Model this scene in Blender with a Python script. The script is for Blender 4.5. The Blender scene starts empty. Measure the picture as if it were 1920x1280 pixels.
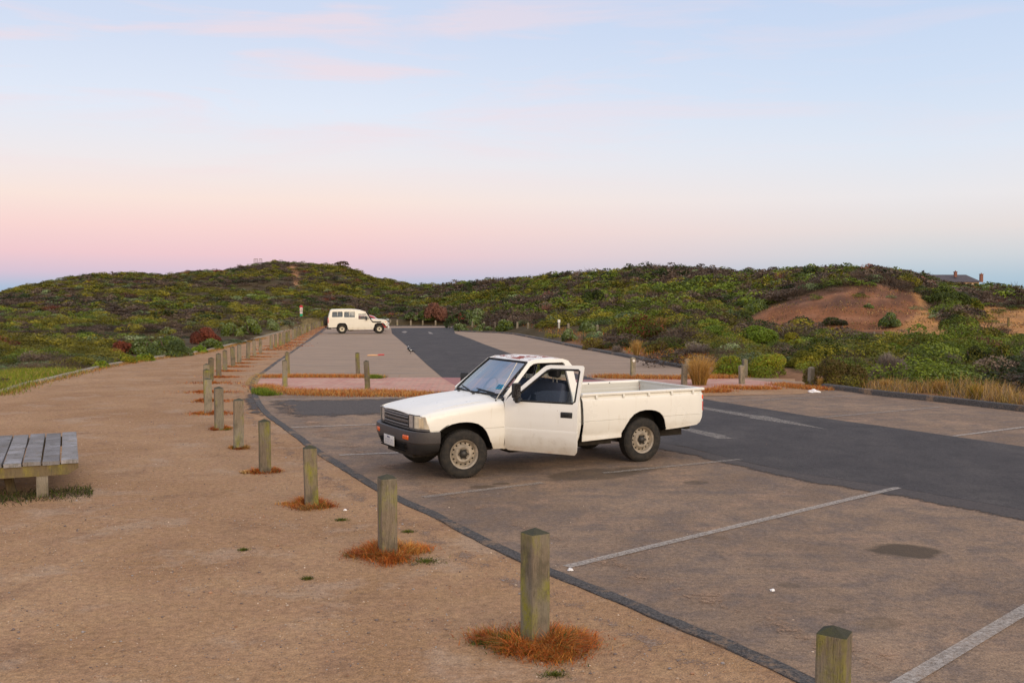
import bpy, bmesh, math, random
import numpy as np
from mathutils import Vector, Matrix, noise as mnoise
from mathutils.geometry import tessellate_polygon

SC = bpy.context.scene
COL = SC.collection
R = math.radians

# ------------------------------------------------------------------ camera
FPX, HCAM, YH = 1866.67, 2.367, 559.4          # focal length in photo pixels, eye height, horizon row
cam_d = bpy.data.cameras.new('camera'); cam = bpy.data.objects.new('camera', cam_d); COL.objects.link(cam)
cam_d.sensor_width = 36.0; cam_d.lens = 35.0; cam_d.clip_start = 0.1; cam_d.clip_end = 9000
cam.location = (0, 0, HCAM); cam.rotation_euler = (R(90) - math.atan((640 - YH) / FPX), 0, 0)
SC.camera = cam

# ------------------------------------------------------------------ colour management
SC.view_settings.view_transform = 'Standard'; SC.view_settings.look = 'None'
SC.view_settings.gamma = 1.0; SC.view_settings.exposure = 0.0

def lin(r, g, b):
    f = lambda c: (c / 255 / 12.92) if c <= 10.3 else ((c / 255 + .055) / 1.055) ** 2.4
    return (f(r), f(g), f(b), 1.0)

# ------------------------------------------------------------------ world: dusk sky, sunset behind the camera
world = bpy.data.worlds.new("World"); SC.world = world; world.use_nodes = True
nt = world.node_tree; N = nt.nodes; Lk = nt.links; N.clear()
def wn(t, **kw):
    n = N.new(t)
    for k, v in kw.items(): setattr(n, k, v)
    return n
def wmath(op, a, b=None, clamp=False):
    n = wn('ShaderNodeMath', operation=op); n.use_clamp = clamp
    for i, s in enumerate((a, b)):
        if s is None: continue
        if isinstance(s, (int, float)): n.inputs[i].default_value = s
        else: Lk.new(s, n.inputs[i])
    return n.outputs[0]
def wramp(fac, stops):
    n = wn('ShaderNodeValToRGB'); cr = n.color_ramp; cr.interpolation = 'EASE' if False else 'LINEAR'
    while len(cr.elements) < len(stops): cr.elements.new(0.5)
    for e, (p, c) in zip(cr.elements, stops): e.position = p; e.color = c
    Lk.new(fac, n.inputs[0]); return n.outputs[0]
def wmix(f, a, b, mode='MIX'):
    n = wn('ShaderNodeMix', data_type='RGBA', blend_type=mode)
    for s, i in ((f, 0), (a, 6), (b, 7)):
        if isinstance(s, (int, float)): n.inputs[i].default_value = s
        elif isinstance(s, tuple): n.inputs[i].default_value = s
        else: Lk.new(s, n.inputs[i])
    return n.outputs[2]
tc = wn('ShaderNodeTexCoord'); nrm = wn('ShaderNodeVectorMath', operation='NORMALIZE'); Lk.new(tc.outputs['Generated'], nrm.inputs[0])
sep = wn('ShaderNodeSeparateXYZ'); Lk.new(nrm.outputs[0], sep.inputs[0])
zz = wmath('MAXIMUM', sep.outputs[2], 0.0)
el = wmath('MULTIPLY', zz, 2.0, True)                       # 0 at the horizon, 1 at 30 degrees
# tan(elevation) rows of the photo: y=540 -> .010, 500 -> .032, 440 -> .064, 350 -> .112, 200 -> .19, 0 -> .287
anti = wramp(el, [(0.0, lin(156, 186, 214)), (.022, lin(176, 192, 216)), (.05, lin(216, 196, 212)), (.085, lin(240, 203, 208)), (.135, lin(249, 215, 211)),
                  (.19, lin(250, 229, 220)), (.26, lin(240, 234, 236)), (.36, lin(226, 234, 248)), (.50, lin(210, 222, 244)), (1.0, lin(170, 194, 232))])
side = wramp(el, [(0.0, lin(158, 188, 210)), (.04, lin(180, 200, 214)), (.08, lin(208, 213, 218)), (.13, lin(230, 222, 220)),
                  (.19, lin(235, 232, 234)), (.28, lin(224, 232, 244)), (.40, lin(209, 224, 245)), (.60, lin(192, 211, 241)), (1.0, lin(158, 186, 230))])
glow = wramp(el, [(0.0, (1.5, .86, .46, 1)), (.10, (1.9, 1.28, .76, 1)), (.25, (2.1, 1.65, 1.15, 1)), (.55, (1.45, 1.32, 1.15, 1)), (1.0, (.95, .98, 1.05, 1))])
# azimuth: antisolar point lies left of the picture's centre
SUN_AZ = (0.52, -0.854)
dotn = wmath('ADD', wmath('MULTIPLY', sep.outputs[0], SUN_AZ[0]), wmath('MULTIPLY', sep.outputs[1], SUN_AZ[1]))
rx = wmath('MULTIPLY', wmath('ADD', sep.outputs[0], 0.16), 1.9, True)      # left to right across the picture
base = wmix(rx, anti, side)
gf = wmath('MULTIPLY', wmath('ADD', dotn, 0.25), 1.0, True)
base = wmix(gf, base, glow)
zen = wmath('MULTIPLY', wmath('SUBTRACT', zz, 0.5), 2.0, True)
base = wmix(zen, base, (.98, .95, 1.0, 1))
# thin pink cirrus
mp = wn('ShaderNodeMapping'); Lk.new(nrm.outputs[0], mp.inputs[0]); mp.inputs[3].default_value = (2.0, 2.0, 17.0); mp.inputs[2].default_value = (0.0, R(5), 0.3)
cn = wn('ShaderNodeTexNoise'); Lk.new(mp.outputs[0], cn.inputs[0]); cn.inputs['Scale'].default_value = 1.9; cn.inputs['Detail'].default_value = 7; cn.inputs['Roughness'].default_value = .58; cn.inputs['Distortion'].default_value = .5
cf = wmath('MULTIPLY', wmath('SUBTRACT', cn.outputs[0], 0.49), 6.0, True)
cup = wmath('MULTIPLY', wmath('SUBTRACT', zz, 0.08), 9.0, True)
cf = wmath('MULTIPLY', wmath('MULTIPLY', cf, cup), 0.46)
cf = wmath('MULTIPLY', cf, wmath('ADD', wmath('MULTIPLY', wmath('SUBTRACT', 1.0, rx), .75), .35))
base = wmix(cf, base, lin(248, 220, 222))
bg = wn('ShaderNodeBackground'); Lk.new(base, bg.inputs[0]); bg.inputs[1].default_value = 1.0
wo = wn('ShaderNodeOutputWorld'); Lk.new(bg.outputs[0], wo.inputs[0])

# ------------------------------------------------------------------ sun: the afterglow, very soft
sd = bpy.data.lights.new('sun', 'SUN'); sd.energy = 1.35; sd.angle = R(32); sd.color = (1.0, .81, .60)
so = bpy.data.objects.new('sun', sd); COL.objects.link(so)
sv = Vector((SUN_AZ[0], SUN_AZ[1], 0.44)).normalized()
so.rotation_euler = sv.to_track_quat('Z', 'Y').to_euler()

# ------------------------------------------------------------------ tags and mesh helpers
def tag(o, label=None, cat=None, group=None, kind=None):
    if label: o['label'] = label
    if cat: o['category'] = cat
    if group: o['group'] = group
    if kind: o['kind'] = kind
    return o
def link(o, parent=None):
    COL.objects.link(o)
    if parent is not None: o.parent = parent
    return o
def empty(name, loc=(0, 0, 0), rz=0.0):
    o = bpy.data.objects.new(name, None); o.location = loc; o.rotation_euler = (0, 0, rz); o.empty_display_size = .2
    return link(o)
def edge_split(o, ang=38):
    m = o.modifiers.new('split', 'EDGE_SPLIT'); m.split_angle = R(ang)
def obj_bm(name, bm, mat, parent=None, smooth=True, ang=38, bevel=0, solid=0, loc=None, rot=None):
    me = bpy.data.meshes.new(name); bm.to_mesh(me); bm.free()
    o = bpy.data.objects.new(name, me)
    for m in (mat if isinstance(mat, (list, tuple)) else [mat]): me.materials.append(m)
    link(o, parent)
    if loc is not None: o.location = loc
    if rot is not None: o.rotation_euler = rot
    if solid:
        m = o.modifiers.new('solid', 'SOLIDIFY'); m.thickness = solid; m.offset = 0.0; m.use_even_offset = False
    if bevel:
        m = o.modifiers.new('bevel', 'BEVEL'); m.width = bevel; m.segments = 2; m.limit_method = 'ANGLE'; m.angle_limit = R(40)
    if smooth:
        me.polygons.foreach_set('use_smooth', [True] * len(me.polygons)); edge_split(o, ang)
    return o
def obj_np(name, V, F, mat, parent=None, C=None, nper=3):
    """V (n,3); F (m,nper) ints; C per-vertex rgb."""
    V = np.asarray(V, np.float32); F = np.asarray(F, np.int32)
    me = bpy.data.meshes.new(name)
    me.vertices.add(len(V)); me.vertices.foreach_set('co', V.ravel())
    me.loops.add(F.size); me.loops.foreach_set('vertex_index', F.ravel())
    me.polygons.add(len(F)); me.polygons.foreach_set('loop_start', np.arange(0, F.size, nper, dtype=np.int32))
    me.polygons.foreach_set('loop_total', np.full(len(F), nper, np.int32))
    if C is not None:
        a = me.color_attributes.new('col', 'FLOAT_COLOR', 'POINT')
        c4 = np.ones((len(V), 4), np.float32); c4[:, :3] = C; a.data.foreach_set('color', c4.ravel())
    me.update(calc_edges=True); me.materials.append(mat)
    o = bpy.data.objects.new(name, me); return link(o, parent)

def add_box(bm, c, s, rot=None, mi=0):
    m = Matrix.Translation(Vector(c))
    if rot is not None: m = m @ (rot if isinstance(rot, Matrix) else Matrix.Rotation(rot, 4, 'Z'))
    m = m @ Matrix.Diagonal((s[0], s[1], s[2], 1))
    r = bmesh.ops.create_cube(bm, size=1.0, matrix=m)
    for v in r['verts']:
        for f in v.link_faces: f.material_index = mi
    return r['verts']
def add_cyl(bm, p0, p1, r0, r1=None, seg=12, cap=True):
    p0 = Vector(p0); p1 = Vector(p1); d = p1 - p0; r1 = r0 if r1 is None else r1
    m = Matrix.Translation((p0 + p1) / 2) @ d.to_track_quat('Z', 'Y').to_matrix().to_4x4()
    return bmesh.ops.create_cone(bm, cap_ends=cap, segments=seg, radius1=r0, radius2=r1, depth=d.length, matrix=m)['verts']
def add_tube(bm, pts, r, seg=8):
    pts = [Vector(p) for p in pts]; rings = []
    for i, p in enumerate(pts):
        d = (pts[min(i + 1, len(pts) - 1)] - pts[max(i - 1, 0)]).normalized(); q = d.to_track_quat('Z', 'Y')
        rr = r[i] if isinstance(r, (list, tuple)) else r
        rings.append([bm.verts.new(p + q @ Vector((rr * math.cos(a), rr * math.sin(a), 0))) for a in [2 * math.pi * k / seg for k in range(seg)]])
    for a, b in zip(rings, rings[1:]):
        for k in range(seg): bm.faces.new((a[k], a[(k + 1) % seg], b[(k + 1) % seg], b[k]))
    bm.faces.new(rings[0][::-1]); bm.faces.new(rings[-1])
def add_lathe(bm, prof, axis='Y', seg=40, c=(0, 0, 0)):
    """prof: (radius, offset along axis)."""
    rings = []
    for r, h in prof:
        ring = []
        for k in range(seg):
            a = 2 * math.pi * k / seg; u, v = r * math.cos(a), r * math.sin(a)
            p = (u, h, v) if axis == 'Y' else ((u, v, h) if axis == 'Z' else (h, u, v))
            ring.append(bm.verts.new((p[0] + c[0], p[1] + c[1], p[2] + c[2])))
        rings.append(ring)
    for a, b in zip(rings, rings[1:]):
        for k in range(seg): bm.faces.new((a[k], b[k], b[(k + 1) % seg], a[(k + 1) % seg]))
    return rings
def add_grid(bm, P, close=False):
    """P[i][j] points -> quads."""
    vs = [[bm.verts.new(p) for p in row] for row in P]
    for i in range(len(vs) - 1):
        for j in range(len(vs[0]) - 1): bm.faces.new((vs[i][j], vs[i + 1][j], vs[i + 1][j + 1], vs[i][j + 1]))
    return vs
def panel_bm(outer, holes, fmap, sx=.08, sz=.06, extra_x=(), extra_z=(), bm=None):
    """flat polygon with holes -> cut into strips -> mapped onto a curved skin."""
    bm = bm or bmesh.new(); polys = [outer] + list(holes)
    tri = tessellate_polygon([[Vector((a, b, 0)) for a, b in p] for p in polys])
    allp = [p for q in polys for p in q]; b2 = bmesh.new()
    vs = [b2.verts.new((a, b, 0)) for a, b in allp]
    for t in tri:
        try: b2.faces.new([vs[i] for i in t])
        except ValueError: pass
    xs = [p[0] for p in outer]; zs = [p[1] for p in outer]
    def cut(co, no): bmesh.ops.bisect_plane(b2, geom=b2.verts[:] + b2.edges[:] + b2.faces[:], plane_co=co, plane_no=no, dist=1e-5)
    if sx:
        x = min(xs) + sx
        while x < max(xs) - .01: cut((x, 0, 0), (1, 0, 0)); x += sx
    if sz:
        z = min(zs) + sz
        while z < max(zs) - .01: cut((0, z, 0), (0, 1, 0)); z += sz
    for x in extra_x: cut((x, 0, 0), (1, 0, 0))
    for z in extra_z: cut((0, z, 0), (0, 1, 0))
    mp_ = {}
    for v in b2.verts: mp_[v] = bm.verts.new(fmap(v.co.x, v.co.y))
    for f in b2.faces:
        if f.calc_area() > 1e-9:
            try: bm.faces.new([mp_[v] for v in f.verts])
            except ValueError: pass
    b2.free(); return bm

# ------------------------------------------------------------------ pixel <-> ground (surveying the photo; the car park falls away slightly beyond 25 m)
_p = math.atan((640 - YH) / FPX); _c, _s = math.cos(_p), math.sin(_p)
SL = .008
def gz(y): return -SL * max(0.0, y - 25.0)
def ray(px, py):
    a, b = (px - 960) / FPX, -(py - 640) / FPX
    return (a, _c + b * _s, -_s + b * _c)
def G(px, py, z=0.0):
    r = ray(px, py); t = (z - HCAM) / r[2]
    if t < 0 or t * r[1] > 25.0:
        t2 = (z + SL * 25 - HCAM) / (r[2] + SL * r[1]); t = t2
    y = t * r[1]; return (t * r[0], y, gz(y) + z)
def PX(x, y, z):
    Z = z - HCAM; dep = y * _c - Z * _s; up = y * _s + Z * _c
    return 960 + FPX * x / dep, 640 - FPX * up / dep
def at_depth(px, py, Y):
    r = ray(px, py); t = Y / r[1]; return (t * r[0], Y, HCAM + t * r[2])

# ------------------------------------------------------------------ materials
def new_mat(name):
    m = bpy.data.materials.new(name); m.use_nodes = True; n = m.node_tree; n.nodes.clear(); return m, n
class NB:
    """short-hand for building node trees"""
    def __init__(s, nt_): s.t = nt_; s.tc = None
    def n(s, t, **kw):
        x = s.t.nodes.new(t)
        for k, v in kw.items(): setattr(x, k, v)
        return x
    def set(s, inp, v):
        if isinstance(v, bpy.types.NodeSocket): s.t.links.new(v, inp)
        else: inp.default_value = v
    def obj(s):
        if not s.tc: s.tc = s.n('ShaderNodeTexCoord')
        return s.tc.outputs['Object']
    def mapv(s, v, scale=(1, 1, 1), loc=(0, 0, 0), rot=(0, 0, 0)):
        m = s.n('ShaderNodeMapping'); s.set(m.inputs[0], v); m.inputs[1].default_value = loc; m.inputs[2].default_value = rot; m.inputs[3].default_value = scale; return m.outputs[0]
    def noise(s, scale, detail=3, rough=.55, v=None, dist=0, sc3=None):
        v = v or s.obj()
        if sc3: v = s.mapv(v, sc3)
        x = s.n('ShaderNodeTexNoise'); s.set(x.inputs[0], v); x.inputs['Scale'].default_value = scale; x.inputs['Detail'].default_value = detail; x.inputs['Roughness'].default_value = rough; x.inputs['Distortion'].default_value = dist
        return x.outputs[0]
    def voro(s, scale, feat='F1', v=None, out=0):
        x = s.n('ShaderNodeTexVoronoi', feature=feat); s.set(x.inputs[0], v or s.obj()); x.inputs['Scale'].default_value = scale; return x.outputs[out]
    def ramp(s, f, stops, interp='LINEAR'):
        x = s.n('ShaderNodeValToRGB'); cr = x.color_ramp; cr.interpolation = interp
        while len(cr.elements) < len(stops): cr.elements.new(.5)
        for e, (p, c) in zip(cr.elements, stops):
            e.position = p; e.color = (c, c, c, 1) if isinstance(c, (int, float)) else (tuple(c) + (1,))[:4]
        s.set(x.inputs[0], f); return x.outputs[0]
    def mix(s, f, a, b, mode='MIX'):
        x = s.n('ShaderNodeMix', data_type='RGBA', blend_type=mode)
        for i, v in ((0, f), (6, a), (7, b)):
            if isinstance(v, (tuple, list)): v = tuple(v) + (1,) if len(v) == 3 else tuple(v)
            s.set(x.inputs[i], v)
        return x.outputs[2]
    def m(s, op, a, b=0.0, clamp=False):
        x = s.n('ShaderNodeMath', operation=op); x.use_clamp = clamp; s.set(x.inputs[0], a); s.set(x.inputs[1], b); return x.outputs[0]
    def xyz(s, v):
        x = s.n('ShaderNodeSeparateXYZ'); s.set(x.inputs[0], v); return x.outputs
    def bump(s, h, strength=.3, dist=.02, normal=None):
        x = s.n('ShaderNodeBump'); x.inputs['Strength'].default_value = strength; x.inputs['Distance'].default_value = dist; s.set(x.inputs['Height'], h)
        if normal: s.set(x.inputs['Normal'], normal)
        return x.outputs[0]
    def pbr(s, col, rough=.6, normal=None, metal=0, spec=.5, coat=0, alpha=None, trans=0):
        x = s.n('ShaderNodeBsdfPrincipled')
        if isinstance(col, (tuple, list)): col = tuple(col) + (1,) if len(col) == 3 else tuple(col)
        s.set(x.inputs['Base Color'], col); s.set(x.inputs['Roughness'], rough); x.inputs['Metallic'].default_value = metal
        x.inputs['Specular IOR Level'].default_value = spec; x.inputs['Coat Weight'].default_value = coat; x.inputs['Transmission Weight'].default_value = trans
        if normal: s.set(x.inputs['Normal'], normal)
        if alpha is not None: s.set(x.inputs['Alpha'], alpha)
        return x.outputs[0]
    def out(s, sh):
        o = s.n('ShaderNodeOutputMaterial'); s.t.links.new(sh, o.inputs[0])
def simple(name, col, rough=.6, metal=0, spec=.5, nscale=40, namt=.12, bump=0, coat=0):
    m, t = new_mat(name); b = NB(t); n = b.noise(nscale, 3)
    f = b.ramp(n, [(.3, 1 - namt), (.7, 1 + namt)])
    c = b.mix(1.0, col, f, 'MULTIPLY')
    b.out(b.pbr(c, rough, b.bump(n, bump, .01) if bump else None, metal, spec, coat)); return m

def m_gravel():
    m, t = new_mat('gravel_sand'); b = NB(t)
    big = b.noise(.45, 4, .6, dist=.6); mid = b.noise(3.0, 6, .68, dist=.3); f1 = b.noise(16, 5, .72); fine = b.noise(70, 3, .65)
    c = b.mix(b.ramp(big, [(.34, 0), (.66, 1)]), (.325, .185, .090), (.445, .275, .150))
    c = b.mix(b.ramp(mid, [(.40, 0), (.62, .6)]), c, (.37, .215, .125))
    c = b.mix(b.ramp(b.noise(1.3, 6, .72), [(.53, 0), (.68, .55)]), c, (.22, .128, .080))
    c = b.mix(b.ramp(b.noise(.9, 5, .7), [(.36, .45), (.46, 0)]), c, (.44, .325, .235))
    c = b.mix(1.0, c, b.ramp(f1, [(.30, .66), (.5, 1.0), (.70, 1.30)]), 'MULTIPLY')
    c = b.mix(1.0, c, b.ramp(fine, [(.28, .66), (.5, 1.0), (.74, 1.36)]), 'MULTIPLY')
    v = b.voro(75, out=0); c = b.mix(b.ramp(v, [(.14, .6), (.26, 0)]), c, (.16, .11, .085))
    v2 = b.voro(33, out=0); c = b.mix(b.ramp(v2, [(.06, .8), (.12, 0)]), c, (.52, .42, .34))
    v3 = b.voro(21, out=0); c = b.mix(b.ramp(v3, [(.05, .85), (.095, 0)]), c, (.075, .055, .045))
    h = b.m('ADD', b.m('MULTIPLY', f1, 1.2), b.m('ADD', b.m('MULTIPLY', mid, 1.4), b.m('MULTIPLY', v, .5)))
    b.out(b.pbr(c, .95, b.bump(h, .7, .03), spec=.2)); return m

def ell(b, x, y, cx, cy, a, bb, rot, nz, soft=.25):
    """soft-edged ellipse mask at a place on the tarmac (an old oil or water stain)"""
    dx = b.m('SUBTRACT', x, cx); dy = b.m('SUBTRACT', y, cy); c, s_ = math.cos(rot), math.sin(rot)
    u = b.m('ADD', b.m('MULTIPLY', dx, c / a), b.m('MULTIPLY', dy, s_ / a)); v = b.m('ADD', b.m('MULTIPLY', dx, -s_ / bb), b.m('MULTIPLY', dy, c / bb))
    d = b.m('SQRT', b.m('ADD', b.m('MULTIPLY', u, u), b.m('MULTIPLY', v, v)))
    d = b.m('ADD', d, b.m('MULTIPLY', b.m('SUBTRACT', nz, .5), 1.1))
    return b.ramp(d, [(1 - soft, 1), (1.0, 0)]) if soft < 1 else b.ramp(d, [(0, 1), (1, 0)])
def m_old_asphalt():
    m, t = new_mat('old_asphalt'); b = NB(t); o = b.obj(); X, Y, Z = b.xyz(o)
    big = b.noise(.5, 5, .62, dist=.5); mid = b.noise(2.6, 6, .7); f1 = b.noise(19, 5, .72); fine = b.noise(80, 2, .65)
    c = b.mix(b.ramp(big, [(.34, 0), (.66, 1)]), (.190, .128, .086), (.295, .200, .130))
    c = b.mix(b.ramp(mid, [(.44, 0), (.62, .7)]), c, (.140, .108, .092))
    c = b.mix(b.ramp(b.noise(1.1, 6, .7), [(.53, 0), (.68, .6)]), c, (.37, .232, .145))
    st = b.noise(1.0, 5, .68, sc3=(.35, 3.6, 1)); c = b.mix(b.ramp(st, [(.54, 0), (.68, .42)]), c, (.125, .098, .083))
    c = b.mix(1.0, c, b.ramp(f1, [(.30, .68), (.5, 1.0), (.70, 1.28)]), 'MULTIPLY')
    v = b.voro(60, out=0); c = b.mix(b.ramp(v, [(.12, .7), (.24, 0)]), c, (.085, .066, .058))
    v2 = b.voro(38, out=0); c = b.mix(b.ramp(v2, [(.07, .7), (.13, 0)]), c, (.42, .34, .28))
    c = b.mix(1.0, c, b.ramp(fine, [(.28, .66), (.5, 1.0), (.74, 1.34)]), 'MULTIPLY')
    fy = b.ramp(b.m('MULTIPLY', b.m('ADD', Y, b.m('MULTIPLY', mid, 2.0)), .01), [(.262, 0), (.285, .62)]); c = b.mix(fy, c, b.mix(1.0, (.395, .288, .208), b.mix(.6, (1, 1, 1), b.ramp(st, [(.40, 1.12), (.66, .55)])), 'MULTIPLY'))  # far bays beyond the crossing: lighter colour, with grazing sky brightness painted in
    nz = b.noise(2.4, 4, .6)
    for (px, py, a, bb, rot, k) in STAINS:
        g = G(px, py); c = b.mix(b.m('MULTIPLY', ell(b, X, Y, g[0], g[1], a, bb, rot, nz), k), c, (.070, .050, .032))
    b.out(b.pbr(c, .9, b.bump(b.m('ADD', fine, b.m('MULTIPLY', v, .8)), .45, .012), spec=.25)); return m
STAINS = [(1697, 1033, .34, .30, .2, .85), (1120, 889, .80, .42, .5, .62), (1190, 881, .55, .25, .5, .5), (1305, 905, .17, .14, 0, .5),
          (903, 913, .20, .12, .3, .7), (940, 907, .12, .08, .3, .7), (1650, 1168, .20, .14, .4, .35), (1480, 1098, .10, .09, 0, .4), (1140, 650, 3.2, 1.2, -.9, .35),
          (1565, 1145, .09, .07, 0, .4), (1340, 1008, .16, .10, 0, .35), (612, 773, .9, .4, 0, .35)]
def m_lane():
    m, t = new_mat('dark_asphalt'); b = NB(t)
    big = b.noise(.7, 4, .6); fine = b.noise(150, 2, .6); st = b.noise(1.0, 4, .6, v=b.mapv(b.obj(), (1.2, .5, 1), rot=(0, 0, R(-20))))
    c = b.mix(b.ramp(big, [(.3, 0), (.7, 1)]), (.048, .042, .042), (.066, .058, .056))
    c = b.mix(b.ramp(st, [(.5, 0), (.70, .5)]), c, (.100, .086, .078)); c = b.mix(b.ramp(b.noise(2.0, 5, .7), [(.5, 0), (.62, .45)]), c, (.034, .031, .031))
    v = b.voro(65, out=0); c = b.mix(b.ramp(v, [(.08, .8), (.2, 0)]), c, (.17, .14, .12)); c = b.mix(1.0, c, b.ramp(b.noise(22, 5, .7), [(.3, .7), (.7, 1.35)]), 'MULTIPLY')
    c = b.mix(1.0, c, b.ramp(fine, [(.25, .65), (.5, 1.0), (.78, 1.4)]), 'MULTIPLY')
    b.out(b.pbr(c, .88, b.bump(b.m('ADD', fine, v), .5, .012), spec=.3)); return m
def m_patch():
    """dark bitumen skin worn through to the old surface"""
    m, t = new_mat('worn_bitumen'); b = NB(t); o = b.obj()
    c = b.mix(b.ramp(b.noise(60, 3), [(.3, 0), (.7, 1)]), (.060, .054, .056), (.115, .10, .095))
    a = b.m('ADD', b.noise(1.4, 6, .75), b.m('MULTIPLY', b.noise(14, 4, .7, sc3=(.4, 1, 1)), .35))
    al = b.ramp(a, [(.50, 0), (.60, 1)])
    sh = b.pbr(c, .9, spec=.25); tr = b.n('ShaderNodeBsdfTransparent'); mx = b.n('ShaderNodeMixShader')
    b.set(mx.inputs[0], al); t.links.new(tr.outputs[0], mx.inputs[1]); t.links.new(sh, mx.inputs[2]); b.out(mx.outputs[0]); return m
def m_edge_fade(name, colr, lo=.46, hi=.58, sc=9):
    m, t = new_mat(name); b = NB(t)
    c = b.mix(1.0, colr, b.ramp(b.noise(30, 3), [(.3, .75), (.7, 1.15)]), 'MULTIPLY')
    al = b.ramp(b.m('ADD', b.m('MULTIPLY', b.noise(sc, 5, .7), .7), b.m('MULTIPLY', b.noise(sc * 7, 3, .7), .3)), [(lo, 0), (hi, 1)])
    sh = b.pbr(c, .8, spec=.3); tr = b.n('ShaderNodeBsdfTransparent'); mx = b.n('ShaderNodeMixShader')
    b.set(mx.inputs[0], al); t.links.new(tr.outputs[0], mx.inputs[1]); t.links.new(sh, mx.inputs[2]); b.out(mx.outputs[0]); return m
def m_soft(name, c0, c1, scale=2.2, amp=1.5, thr=.5, sharp=.12, fine=.5):
    """a skin that ends raggedly: attribute 'col' holds how far inside its outline a point lies"""
    m, t = new_mat(name); b = NB(t)
    a = b.n('ShaderNodeAttribute'); a.attribute_name = 'col'; w = b.xyz(a.outputs[1])[0]
    c = b.mix(b.ramp(b.noise(28, 4, .7), [(.3, 0), (.7, 1)]), c0, c1); c = b.mix(1.0, c, b.ramp(b.noise(90, 2), [(.3, .7), (.7, 1.3)]), 'MULTIPLY')
    nn = b.m('ADD', b.m('MULTIPLY', b.m('SUBTRACT', b.noise(scale, 6, .72), .5), amp), b.m('MULTIPLY', b.m('SUBTRACT', b.noise(40, 3, .7), .5), fine))
    al = b.ramp(b.m('ADD', w, nn), [(thr - sharp, 0), (thr + sharp, 1)])
    sh = b.pbr(c, .9, spec=.25); tr = b.n('ShaderNodeBsdfTransparent'); mx = b.n('ShaderNodeMixShader')
    b.set(mx.inputs[0], al); t.links.new(tr.outputs[0], mx.inputs[1]); t.links.new(sh, mx.inputs[2]); b.out(mx.outputs[0]); return m
def m_kerb():
    m, t = new_mat('bitumen_kerb'); b = NB(t)
    c = b.mix(b.ramp(b.noise(48, 4, .75), [(.36, 0), (.64, 1)]), (.040, .037, .038), (.15, .138, .13))
    c = b.mix(b.ramp(b.voro(60, out=0), [(.10, .8), (.2, 0)]), c, (.24, .21, .18))
    sn = b.m('ADD', b.m('MULTIPLY', b.noise(1.3, 6, .7), .8), b.m('MULTIPLY', b.noise(24, 4, .7), .25)); c = b.mix(b.ramp(sn, [(.56, 0), (.66, .85)]), c, (.33, .215, .13))
    b.out(b.pbr(c, .92, b.bump(b.noise(48, 4, .75), 1.0, .02), spec=.2)); return m
def m_brick():
    m, t = new_mat('brick_paving'); b = NB(t); v = b.mapv(b.obj(), rot=(0, 0, R(43)))
    br = b.n('ShaderNodeTexBrick'); b.set(br.inputs[0], v); br.inputs['Color1'].default_value = (.46, .20, .155, 1); br.inputs['Color2'].default_value = (.56, .29, .22, 1); br.inputs['Mortar'].default_value = (.30, .21, .17, 1)
    br.inputs['Scale'].default_value = 1.0; br.inputs['Brick Width'].default_value = .24; br.inputs['Row Height'].default_value = .12; br.inputs['Mortar Size'].default_value = .012
    c = b.mix(b.ramp(b.noise(1.5, 5, .65), [(.42, 0), (.66, .6)]), br.outputs[0], (.52, .36, .27))
    b.out(b.pbr(c, .9, spec=.25)); return m
def m_soil():
    """ground under the heath; attribute 'bare' picks bare earth"""
    m, t = new_mat('heath_ground'); b = NB(t)
    a = b.n('ShaderNodeAttribute'); a.attribute_name = 'col'
    n = b.noise(.5, 6, .7); f = b.noise(6, 5, .7)
    c = b.mix(1.0, a.outputs[0], b.ramp(n, [(.3, .7), (.7, 1.25)]), 'MULTIPLY')
    c = b.mix(1.0, c, b.ramp(f, [(.3, .62), (.7, 1.35)]), 'MULTIPLY')
    b.out(b.pbr(c, .95, b.bump(f, .6, .1), spec=.1)); return m
def m_foliage():
    m, t = new_mat('foliage'); b = NB(t)
    a = b.n('ShaderNodeAttribute'); a.attribute_name = 'col'
    d = b.pbr(a.outputs[0], .65, spec=.25); tr = b.n('ShaderNodeBsdfTranslucent'); b.set(tr.inputs[0], a.outputs[0])
    mx = b.n('ShaderNodeMixShader'); mx.inputs[0].default_value = .22; t.links.new(d, mx.inputs[1]); t.links.new(tr.outputs[0], mx.inputs[2]); b.out(mx.outputs[0]); return m
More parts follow.
